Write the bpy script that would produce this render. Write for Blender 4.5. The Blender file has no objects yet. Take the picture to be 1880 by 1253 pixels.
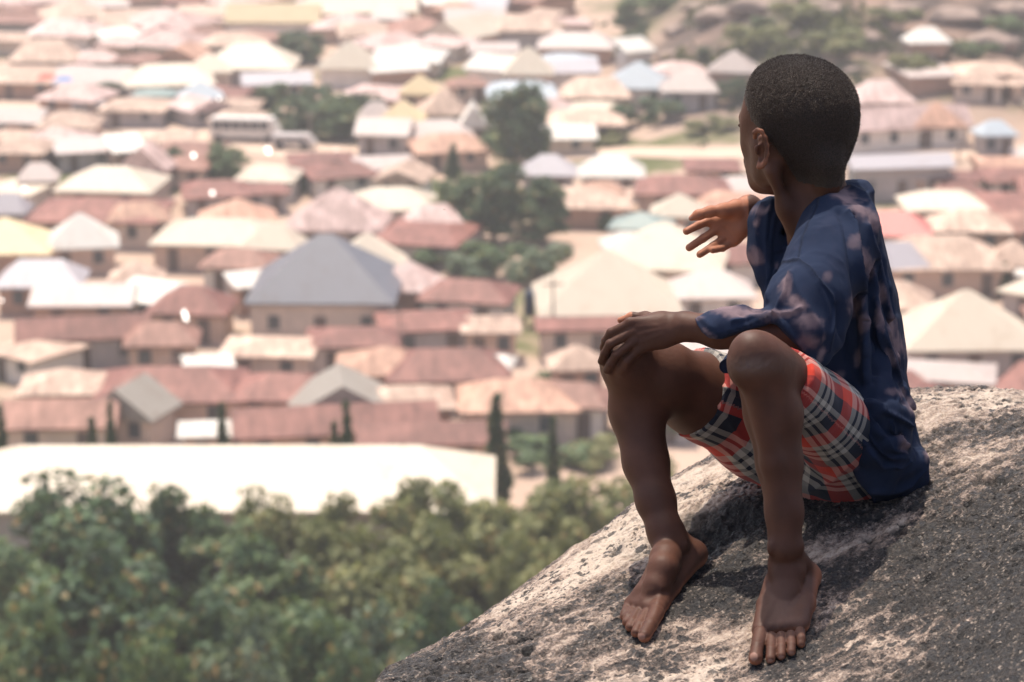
import bpy, math, random
import numpy as np
from mathutils import Vector, Matrix
C = bpy.context.scene.collection
RAD = math.radians

# ------------------------------------------------------------------ camera, sky, sun, exposure
PITCH = RAD(15.8)
FPX = 85.0 / 36.0 * 1880.0                       # focal length in pixels of the 1880 px wide photograph
cs, sn = math.cos(PITCH), math.sin(PITCH)
cam = bpy.data.cameras.new('camera')
cam.lens = 85; cam.sensor_width = 36; cam.clip_start = 0.05; cam.clip_end = 5000
cam.dof.use_dof = True; cam.dof.focus_distance = 3.22; cam.dof.aperture_fstop = 7.2
cam_o = bpy.data.objects.new('camera', cam); C.objects.link(cam_o)
cam_o.location = (0, 0, 0); cam_o.rotation_euler = (math.pi / 2 - PITCH, 0, 0)
bpy.context.scene.camera = cam_o

SUN_EL, SUN_AZ = 70.0, -22.0                     # azimuth measured from +Y (straight ahead), negative = to the left
sx = math.sin(RAD(SUN_AZ)) * math.cos(RAD(SUN_EL)); sy = math.cos(RAD(SUN_AZ)) * math.cos(RAD(SUN_EL)); sz = math.sin(RAD(SUN_EL))
world = bpy.data.worlds.new('World'); bpy.context.scene.world = world; world.use_nodes = True
wn = world.node_tree; bg = wn.nodes['Background']
sky = wn.nodes.new('ShaderNodeTexSky'); sky.sky_type = 'NISHITA'; sky.sun_disc = False
sky.sun_elevation = RAD(SUN_EL); sky.sun_rotation = RAD(SUN_AZ); sky.dust_density = 4.0; sky.air_density = 1.0
wn.links.new(sky.outputs[0], bg.inputs[0]); bg.inputs[1].default_value = 0.15
sun = bpy.data.lights.new('sun', 'SUN'); sun.energy = 3.9; sun.angle = RAD(0.55); sun.color = (1.0, 0.89, 0.76)
sun_o = bpy.data.objects.new('sun', sun); C.objects.link(sun_o)
sun_o.rotation_euler = Vector((sx, sy, sz)).to_track_quat('Z', 'Y').to_euler()
vs = bpy.context.scene.view_settings
bpy.context.scene.display_settings.display_device = 'sRGB'
vs.view_transform = 'Standard'; vs.look = 'None'; vs.exposure = 0.55; vs.gamma = 1.0
try:
    cy = bpy.context.scene.cycles
    cy.max_bounces = 5; cy.diffuse_bounces = 3; cy.glossy_bounces = 2; cy.transmission_bounces = 2
    cy.volume_bounces = 0; cy.transparent_max_bounces = 6; cy.use_denoising = True
    cy.sample_clamp_indirect = 4.0
except Exception:
    pass

# ------------------------------------------------------------------ small helpers
rng = np.random.default_rng(7)
random.seed(7)

def c2w(v):                                       # camera space (x right, y up, z back) -> world
    v = np.asarray(v, float)
    x, y, z = v[..., 0], v[..., 1], v[..., 2]
    return np.stack([x, y * sn - z * cs, y * cs + z * sn], -1)

def P(px, py, d):                                 # a point seen at (px, py), d metres along the optical axis (camera space)
    return np.array([(px - 940.0) / FPX * d, (626.5 - py) / FPX * d, -d])

def W(px, py, d): return c2w(P(px, py, d))

def tag(o, label=None, cat=None, group=None, kind=None):
    if label: o['label'] = label
    if cat: o['category'] = cat
    if group: o['group'] = group
    if kind: o['kind'] = kind
    return o

def empty(name, loc=(0, 0, 0), rz=0.0):
    o = bpy.data.objects.new(name, None); C.objects.link(o)
    o.location = loc; o.rotation_euler = (0, 0, rz); o.empty_display_size = 0.1
    return o

def np_mesh(name, verts, faces, smooth=True, attrs=None):
    """faces: (n,3) or (n,4) int array"""
    me = bpy.data.meshes.new(name)
    verts = np.asarray(verts, np.float32); faces = np.asarray(faces, np.int32)
    n, k = faces.shape
    me.vertices.add(len(verts)); me.vertices.foreach_set('co', verts.ravel())
    me.loops.add(n * k); me.loops.foreach_set('vertex_index', faces.ravel())
    me.polygons.add(n); me.polygons.foreach_set('loop_start', np.arange(0, n * k, k, dtype=np.int32))
    me.polygons.foreach_set('loop_total', np.full(n, k, np.int32))
    me.polygons.foreach_set('use_smooth', np.full(n, smooth, bool))
    me.update(calc_edges=True)
    if attrs:
        for an, av in attrs.items():
            av = np.asarray(av, np.float32)
            if av.ndim == 1:
                a = me.attributes.new(an, 'FLOAT', 'POINT'); a.data.foreach_set('value', av)
            else:
                a = me.attributes.new(an, 'FLOAT_VECTOR', 'POINT'); a.data.foreach_set('vector', av.ravel())
    return me

def obj(name, me, mat=None, parent=None, loc=(0, 0, 0)):
    o = bpy.data.objects.new(name, me); C.objects.link(o)
    if mat is not None: me.materials.append(mat)
    o.location = loc
    if parent is not None: o.parent = parent
    return o

# value noise on numpy points
def _hash(ix, iy, iz):
    h = (ix.astype(np.int64) * 374761393 + iy.astype(np.int64) * 668265263 + iz.astype(np.int64) * 2147483647 + 1013904223)
    h = (h ^ (h >> 13)) * 1274126177
    h = h ^ (h >> 16)
    return (h & 0xffff).astype(np.float32) / 65535.0

def vnoise(p):
    f = np.floor(p); i = f.astype(np.int64); t = (p - f).astype(np.float32); t = t * t * (3 - 2 * t)
    r = 0
    for dx in (0, 1):
        wx = t[..., 0] if dx else 1 - t[..., 0]
        for dy in (0, 1):
            wy = t[..., 1] if dy else 1 - t[..., 1]
            for dz in (0, 1):
                wz = t[..., 2] if dz else 1 - t[..., 2]
                r = r + wx * wy * wz * _hash(i[..., 0] + dx, i[..., 1] + dy, i[..., 2] + dz)
    return r * 2 - 1

def fbm(p, octv=4, gain=0.5):
    a, s, r = 1.0, 1.0, 0
    for k in range(octv):
        r = r + a * vnoise(p * s + 17.3 * k); a *= gain; s *= 2.03
    return r

def sstep(a, b, x):
    t = np.clip((x - a) / (b - a), 0, 1); return t * t * (3 - 2 * t)

# ------------------------------------------------------------------ materials
class NT:
    def __init__(s, name):
        s.m = bpy.data.materials.new(name); s.m.use_nodes = True
        s.t = s.m.node_tree; s.b = s.t.nodes['Principled BSDF']
    def n(s, t, **kw):
        x = s.t.nodes.new(t)
        for k, v in kw.items(): setattr(x, k, v)
        return x
    def l(s, a, b): s.t.links.new(a, b)
    def val(s, sock, v):
        if hasattr(v, 'bl_idname') or hasattr(v, 'links'): s.l(v, sock)
        else: sock.default_value = v
    def coord(s, which='Object', scale=(1, 1, 1)):
        tc = s.n('ShaderNodeTexCoord'); mp = s.n('ShaderNodeMapping'); mp.inputs['Scale'].default_value = scale
        s.l(tc.outputs[which], mp.inputs[0]); return mp.outputs[0]
    def noise(s, co, scale, detail=3, rough=0.5, dist=0.0):
        x = s.n('ShaderNodeTexNoise'); x.inputs['Scale'].default_value = scale; x.inputs['Detail'].default_value = detail
        x.inputs['Roughness'].default_value = rough; x.inputs['Distortion'].default_value = dist
        s.l(co, x.inputs['Vector']); return x.outputs['Fac']
    def voro(s, co, scale, feature='F1', rnd=1.0):
        x = s.n('ShaderNodeTexVoronoi'); x.feature = feature; x.inputs['Scale'].default_value = scale; x.inputs['Randomness'].default_value = rnd
        s.l(co, x.inputs['Vector']); return x.outputs['Distance']
    def ramp(s, fac, stops, interp='LINEAR'):
        x = s.n('ShaderNodeValToRGB'); x.color_ramp.interpolation = interp
        el = x.color_ramp.elements
        while len(el) < len(stops): el.new(0.5)
        for e, (p, c) in zip(el, stops):
            e.position = p
            e.color = (c, c, c, 1) if isinstance(c, (int, float)) else (*c, 1)
        s.l(fac, x.inputs[0]); return x.outputs[0]
    def mix(s, fac, a, b, mode='MIX'):
        x = s.n('ShaderNodeMix', data_type='RGBA', blend_type=mode)
        s.val(x.inputs[0], fac)
        for sock, v in ((x.inputs[6], a), (x.inputs[7], b)):
            if isinstance(v, tuple): sock.default_value = (*v, 1)
            else: s.l(v, sock)
        return x.outputs[2]
    def math(s, op, a, b=0.0, c=None):
        x = s.n('ShaderNodeMath', operation=op); s.val(x.inputs[0], a); s.val(x.inputs[1], b)
        if c is not None: s.val(x.inputs[2], c)
        return x.outputs[0]
    def attr(s, name, out='Fac'):
        x = s.n('ShaderNodeAttribute'); x.attribute_name = name; return x.outputs[out]
    def bump(s, h, strength=0.3, dist=0.01, normal=None):
        x = s.n('ShaderNodeBump'); x.inputs['Strength'].default_value = strength; x.inputs['Distance'].default_value = dist
        s.l(h, x.inputs['Height'])
        if normal is not None: s.l(normal, x.inputs['Normal'])
        return x.outputs[0]
    def done(s, color=None, rough=0.6, spec=0.5, normal=None, **kw):
        if color is not None:
            if isinstance(color, tuple): s.b.inputs['Base Color'].default_value = (*color, 1)
            else: s.l(color, s.b.inputs['Base Color'])
        s.val(s.b.inputs['Roughness'], rough); s.val(s.b.inputs['Specular IOR Level'], spec)
        if normal is not None: s.l(normal, s.b.inputs['Normal'])
        for k, v in kw.items(): s.val(s.b.inputs[k.replace('_', ' ')], v)
        return s.m
# ------------------------------------------------------------------ the ground: a town in a flat valley that rises to a scrubby hill at the far right
_TD = np.array([0, 62, 100, 300, 400, 480, 560, 700, 1000, 1600, 2600], float)
_TZ = np.array([-1.9, -49.6, -50.2, -49.9, -48.5, -44, -36, -20, 18, 60, 90], float)
def terrain_z(x, y):
    x = np.asarray(x, float); y = np.asarray(y, float)
    r = np.where(y > 40, y, np.hypot(x * 0.8, y))
    z = np.interp(r, _TD, _TZ)
    t = sstep(4, 55, x - (y - 250) * 0.06) * sstep(228, 345, y)
    z = z + 27 * t
    p = np.stack([x / 40, y / 60, 0 * x], -1)
    z = z + 0.9 * fbm(p, 2) * sstep(140, 260, y) + t * 2.0 * fbm(p * 2.5 + 7, 3)
    return z
def ground_hit(px, py, lift=0.0):
    r = W(px, py, 1.0); r = r / r[1]
    ys = np.linspace(60, 900, 1681)
    g = r[2] * ys - (terrain_z(r[0] * ys, ys) + lift)
    k = int(np.argmax(g < 0)) if np.any(g < 0) else len(ys) - 1
    k = max(k, 1); t = g[k - 1] / (g[k - 1] - g[k] + 1e-9) if g[k] < 0 else 0
    y = ys[k - 1] + t * (ys[k] - ys[k - 1])
    return np.array([r[0] * y, y, r[2] * y]), y

def build_ground():
    def ax(a, b, fine0, fine1, n0, nf, n1):
        return np.concatenate([np.linspace(a, fine0, n0)[:-1], np.linspace(fine0, fine1, nf), np.linspace(fine1, b, n1)[1:]])
    xs = ax(-2200, 2200, -120, 140, 26, 210, 26); ys = np.concatenate([np.linspace(-400, -20, 12)[:-1], np.linspace(-20, 60, 40)[:-1], np.linspace(60, 620, 300)[:-1], np.linspace(620, 2600, 36)])
    X, Y = np.meshgrid(xs, ys)
    Z = terrain_z(X, Y)
    Z = Z - 1.2 * sstep(30, 4, np.hypot(X, Y)) 
    V = np.stack([X, Y, Z], -1).reshape(-1, 3); ny, nx = X.shape
    i = np.arange(ny - 1)[:, None] * nx + np.arange(nx - 1)[None]
    F = np.stack([i, i + 1, i + 1 + nx, i + nx], -1).reshape(-1, 4)
    hill = sstep(6, 24, X - (Y - 250) * 0.04 + 6 * fbm(np.stack([X / 14, Y / 14, 0 * X], -1), 2)) * sstep(240, 275, Y)
    m = NT('dry_earth'); co = m.coord('Object')
    n1 = m.noise(co, 0.045, 5, 0.6); n2 = m.noise(co, 0.16, 5, 0.6); n3 = m.noise(co, 0.9, 3)
    soil = m.mix(n2, (0.36, 0.25, 0.19), (0.56, 0.43, 0.34))
    soil = m.mix(m.math('MULTIPLY', m.attr('hill'), 0.95), soil, m.mix(m.ramp(n2, [(0.42, 0.0), (0.68, 1.0)]), (0.070, 0.055, 0.050), (0.30, 0.205, 0.16)))
    g = m.mix(n3, (0.07, 0.09, 0.035), (0.17, 0.17, 0.075))
    fac = m.ramp(m.math('ADD', n1, m.math('MULTIPLY', m.attr('near'), 0.03)), [(0.52, 0.0), (0.60, 1.0)])
    col = m.mix(fac, soil, g)
    mat = m.done(col, 0.95, 0.1, m.bump(n3, 0.4, 0.3))
    near = sstep(135, 120, Y)
    o = obj('ground', np_mesh('ground', V, F, True, {'hill': hill.ravel(), 'near': near.ravel()}), mat)
    tag(o, kind='structure', label='dry earth and scrub of the valley and the hillside'); del o['label']
    return o

def road(name, pts, width, mat, lift=0.12):
    P3 = [ground_hit(*p)[0] for p in pts]; out = []
    for a, b in zip(P3[:-1], P3[1:]):
        for t in np.linspace(0, 1, 16)[:-1]: out.append(a * (1 - t) + b * t)
    out.append(P3[-1]); out = np.array(out)
    for _ in range(4): out[1:-1] = (out[:-2] + out[1:-1] * 2 + out[2:]) / 4
    d = np.gradient(out[:, :2], axis=0); d /= np.linalg.norm(d, axis=1, keepdims=True); nrm = np.stack([-d[:, 1], d[:, 0]], -1)
    cols = []
    for s in np.linspace(-0.5, 0.5, 7):
        q = out[:, :2] + nrm * width * s; cols.append(np.stack([q[:, 0], q[:, 1], terrain_z(q[:, 0], q[:, 1]) + lift + 0.1 * (1 - (2 * s) ** 2)], -1))
    V = np.stack(cols, 1).reshape(-1, 3); n = len(out)
    i = np.arange(n - 1)[:, None] * 7 + np.arange(6)[None]
    F = np.stack([i, i + 1, i + 8, i + 7], -1).reshape(-1, 4)
    o = obj(name, np_mesh(name, V, F), mat); tag(o, kind='structure')
    return o
def build_roads():
    m = NT('dusty_road'); co = m.coord('Object')
    mat = m.done(m.mix(m.noise(co, 0.5, 4), (0.50, 0.36, 0.27), (0.66, 0.52, 0.42)), 0.95, 0.1)
    road('road', [(-160, 195), (60, 208), (250, 226), (430, 262), (620, 288), (830, 292)], 9.5, mat)
    road('dirt_track', [(930, 296), (1150, 280), (1350, 286), (1600, 285), (2000, 292)], 5.0, mat)
# ------------------------------------------------------------------ town
ROOFC = {  # base colours of sheet-metal roofs: new aluminium, cream, rusted, painted
    'cream': (0.70, 0.60, 0.47), 'white': (0.76, 0.72, 0.65), 'yellow': (0.74, 0.58, 0.34), 'pale': (0.56, 0.47, 0.43), 'lilac': (0.48, 0.45, 0.48),
    'pink': (0.54, 0.38, 0.34), 'tan': (0.50, 0.35, 0.265), 'rust': (0.215, 0.088, 0.068), 'brown': (0.29, 0.145, 0.108), 'orange': (0.46, 0.26, 0.18),
    'grey': (0.165, 0.17, 0.20), 'blue': (0.50, 0.57, 0.62), 'green': (0.25, 0.34, 0.32), 'red': (0.62, 0.16, 0.14), 'beige': (0.36, 0.32, 0.27)}
COLW = {'cream': 'cream', 'white': 'white', 'yellow': 'yellow-cream', 'pale': 'pale grey-pink', 'lilac': 'pale lilac-grey', 'pink': 'faded pink', 'tan': 'sandy tan',
        'rust': 'dark rust-red', 'brown': 'rusty brown', 'orange': 'faded orange', 'grey': 'slate grey', 'blue': 'light blue', 'green': 'grey-green', 'red': 'bright red', 'beige': 'grey-beige'}
_mats = {}
def roof_mat(c, v):
    k = (c, v)
    if k in _mats: return _mats[k]
    m = NT('roof_sheet_' + COLW[c].replace(' ', '_').replace('-', '_')); co = m.coord('Object')
    col = np.array(ROOFC[c]) * (0.90 + 0.09 * v)
    n1 = m.noise(co, 0.5, 5, 0.65); n2 = m.noise(m.coord('Object', (2.5, 0.4, 1)), 1.2, 3)
    rusty = c in ('rust', 'brown', 'tan', 'orange', 'pink')
    dk = tuple(col * (np.array([0.50, 0.42, 0.42]) if rusty else np.array([0.80, 0.70, 0.62])))
    lt = tuple(np.minimum(col * (np.array([1.75, 1.85, 1.9]) if rusty else 1.04), 0.86))
    f = m.math('ADD', m.math('MULTIPLY', n1, 0.7), m.math('MULTIPLY', n2, 0.45))
    n3 = m.n('ShaderNodeTexVoronoi'); n3.inputs['Scale'].default_value = 0.55; m.l(m.coord('Object', (1.0, 0.5, 0.6)), n3.inputs['Vector'])
    f = m.math('ADD', f, m.math('MULTIPLY', m.math('SUBTRACT', m.ramp(n3.outputs['Color'], [(0.0, 0.0), (1.0, 1.0)]), 0.5), 0.16))
    c1 = m.ramp(f, [(0.38, dk), (0.54, tuple(col)), (0.74, lt)])
    w = m.n('ShaderNodeTexWave'); w.inputs['Scale'].default_value = 1.6; m.l(co, w.inputs['Vector'])
    c2 = m.mix(m.math('MULTIPLY', w.outputs['Fac'], 0.16), c1, tuple(col * 0.6))
    _mats[k] = m.done(c2, 0.62 if rusty else 0.45, 0.35, m.bump(w.outputs['Fac'], 0.25, 0.05))
    return _mats[k]
def simple_mat(name, c, rough=0.8, spec=0.3, **kw):
    if name in _mats: return _mats[name]
    m = NT(name); co = m.coord('Object'); n = m.noise(co, 1.3, 4)
    c = np.array(c); _mats[name] = m.done(m.mix(n, tuple(c * 0.75), tuple(np.minimum(c * 1.2, 0.9))), rough, spec, **kw); return _mats[name]
WALLC = [('wall_plaster_cream', (0.62, 0.50, 0.41)), ('wall_plaster_sand', (0.56, 0.40, 0.31)), ('wall_plaster_grey', (0.42, 0.37, 0.35)), ('wall_mud', (0.44, 0.28, 0.21)), ('wall_plaster_white', (0.74, 0.67, 0.60))]

def pm(name, V, F):
    me = bpy.data.meshes.new(name); me.from_pydata([tuple(map(float, v)) for v in V], [], [tuple(f) for f in F]); me.update(); return me
def box_vf(x0, x1, y0, y1, z0, z1):
    V = [(x0, y0, z0), (x1, y0, z0), (x1, y1, z0), (x0, y1, z0), (x0, y0, z1), (x1, y0, z1), (x1, y1, z1), (x0, y1, z1)]
    F = [(0, 3, 2, 1), (4, 5, 6, 7), (0, 1, 5, 4), (1, 2, 6, 5), (2, 3, 7, 6), (3, 0, 4, 7)]
    return V, F
def join_vf(parts):
    V, F = [], []
    for v, f in parts:
        n = len(V); V += list(v); F += [tuple(i + n for i in q) for q in f]
    return V, F

def roof_vf(w, l, h, z, ridge, kind):
    """hipped roof with a thin fascia; ridge = ridge length along x"""
    t = 0.16; x, y = w / 2, l / 2; r = ridge / 2
    if kind == 'gab': r = x
    if kind == 'gfront':                            # gable end faces the camera
        V = [(-x, -y, z), (x, -y, z), (x, y, z), (-x, y, z), (-x, -y, z + t), (x, -y, z + t), (x, y, z + t), (-x, y, z + t), (0, -y, z + t + h), (0, y, z + t + h)]
        F = [(0, 3, 2, 1), (0, 1, 5, 4), (1, 2, 6, 5), (2, 3, 7, 6), (3, 0, 4, 7), (4, 5, 8), (5, 6, 9, 8), (6, 7, 9), (7, 4, 8, 9)]
        return V, F
    if kind == 'shed':
        V = [(-x, -y, z), (x, -y, z), (x, y, z + h), (-x, y, z + h), (-x, -y, z + t), (x, -y, z + t), (x, y, z + h + t), (-x, y, z + h + t)]
        return V, [(0, 3, 2, 1), (4, 5, 6, 7), (0, 1, 5, 4), (1, 2, 6, 5), (2, 3, 7, 6), (3, 0, 4, 7)]
    V = [(-x, -y, z), (x, -y, z), (x, y, z), (-x, y, z), (-x, -y, z + t), (x, -y, z + t), (x, y, z + t), (-x, y, z + t), (-r, 0, z + t + h), (r, 0, z + t + h)]
    F = [(0, 3, 2, 1), (0, 1, 5, 4), (1, 2, 6, 5), (2, 3, 7, 6), (3, 0, 4, 7), (4, 5, 9, 8), (5, 6, 9), (6, 7, 8, 9), (7, 4, 8)]
    return V, F

houses = []                                         # (px, py, w px, colour, kind, object)
def house(px, ytop, yeave, wpx, color, kind='hip', rz=None, wallh=2.3, ratio=0.8, ridge=None, wall=None, windows=True, label=None, name='house', seed=0):
    p, d = ground_hit(px, yeave, wallh)
    rs = random.Random(int(px * 7 + yeave * 13 + seed))
    base = np.array([p[0], p[1], terrain_z(p[0], p[1])])
    w = wpx / FPX * d
    rz = (rs.uniform(-0.22, 0.22) if label else rs.choice([rs.uniform(-0.3, 0.3), rs.uniform(-0.75, 0.75)])) if rz is None else rz
    w = w / (abs(math.cos(rz)) + 0.35 * abs(math.sin(rz)))
    l = max(3.5, w * ratio)
    hp = (yeave - ytop) / FPX * d
    a = -p[2] / d
    h = (hp - l / 2 * a) if kind != 'shed' else (hp - l * a)
    if kind == 'gfront': h = hp * 0.95
    h = min(max(h, 0.035 * w if name == 'hall' else 0.10 * w if kind != 'shed' else 0.15), 0.75 * w)
    if ridge is None: ridge = 0.04 * w if kind == 'pyr' else (w * rs.uniform(0.25, 0.5))
    cy_ = base[1] + (l / 2 if kind != 'gfront' else l / 2)
    zb = float(min(terrain_z(base[0], cy_), base[2]))
    root = empty(name, (base[0], cy_, zb), rz)
    zt = base[2] + wallh - zb
    Vr, Fr = roof_vf(w, l, h, zt, ridge, kind)
    obj('roof', pm('roof', Vr, Fr), roof_mat(color, rs.randrange(3) - 1), root)
    ov = 0.45; wn_, wc = WALLC[rs.randrange(5)] if wall is None else WALLC[wall]
    wx, wy = w / 2 - ov, l / 2 - ov
    Vw, Fw = box_vf(-wx, wx, -wy, wy, -1.5, zt - 0.01)
    wo = obj('wall', pm('wall', Vw, Fw), simple_mat(wn_, wc), root)
    if windows and yeave > 150:
        n = max(2, int(w / 3.2)); dk = simple_mat('window_dark', (0.06, 0.07, 0.08), 0.3, 0.5); fr = simple_mat('window_frame', (0.45, 0.42, 0.38))
        door_i = rs.randrange(n)
        for i in range(n):
            cx_ = -wx + (i + 0.5) * 2 * wx / n
            if i == door_i:
                v, f = box_vf(cx_ - 0.45, cx_ + 0.45, -wy - 0.05, -wy - 0.003, zt - wallh + 0.05, zt - wallh + 2.05)
                obj('door', pm('door', v, f), simple_mat('door_paint', (0.16, 0.12, 0.10)), root)
            else:
                v, f = box_vf(cx_ - 0.45, cx_ + 0.45, -wy - 0.04, -wy - 0.003, zt - wallh + 1.0, zt - wallh + 2.1)
                wi = obj('window', pm('window', v, f), dk, root)
    root['label'] = label or ''; root['category'] = 'house'
    if name == 'house': root['group'] = 'houses of the town in the valley'
    houses.append([px, (ytop + yeave) / 2, wpx, color, kind, root, ytop, yeave])
    return root

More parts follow.
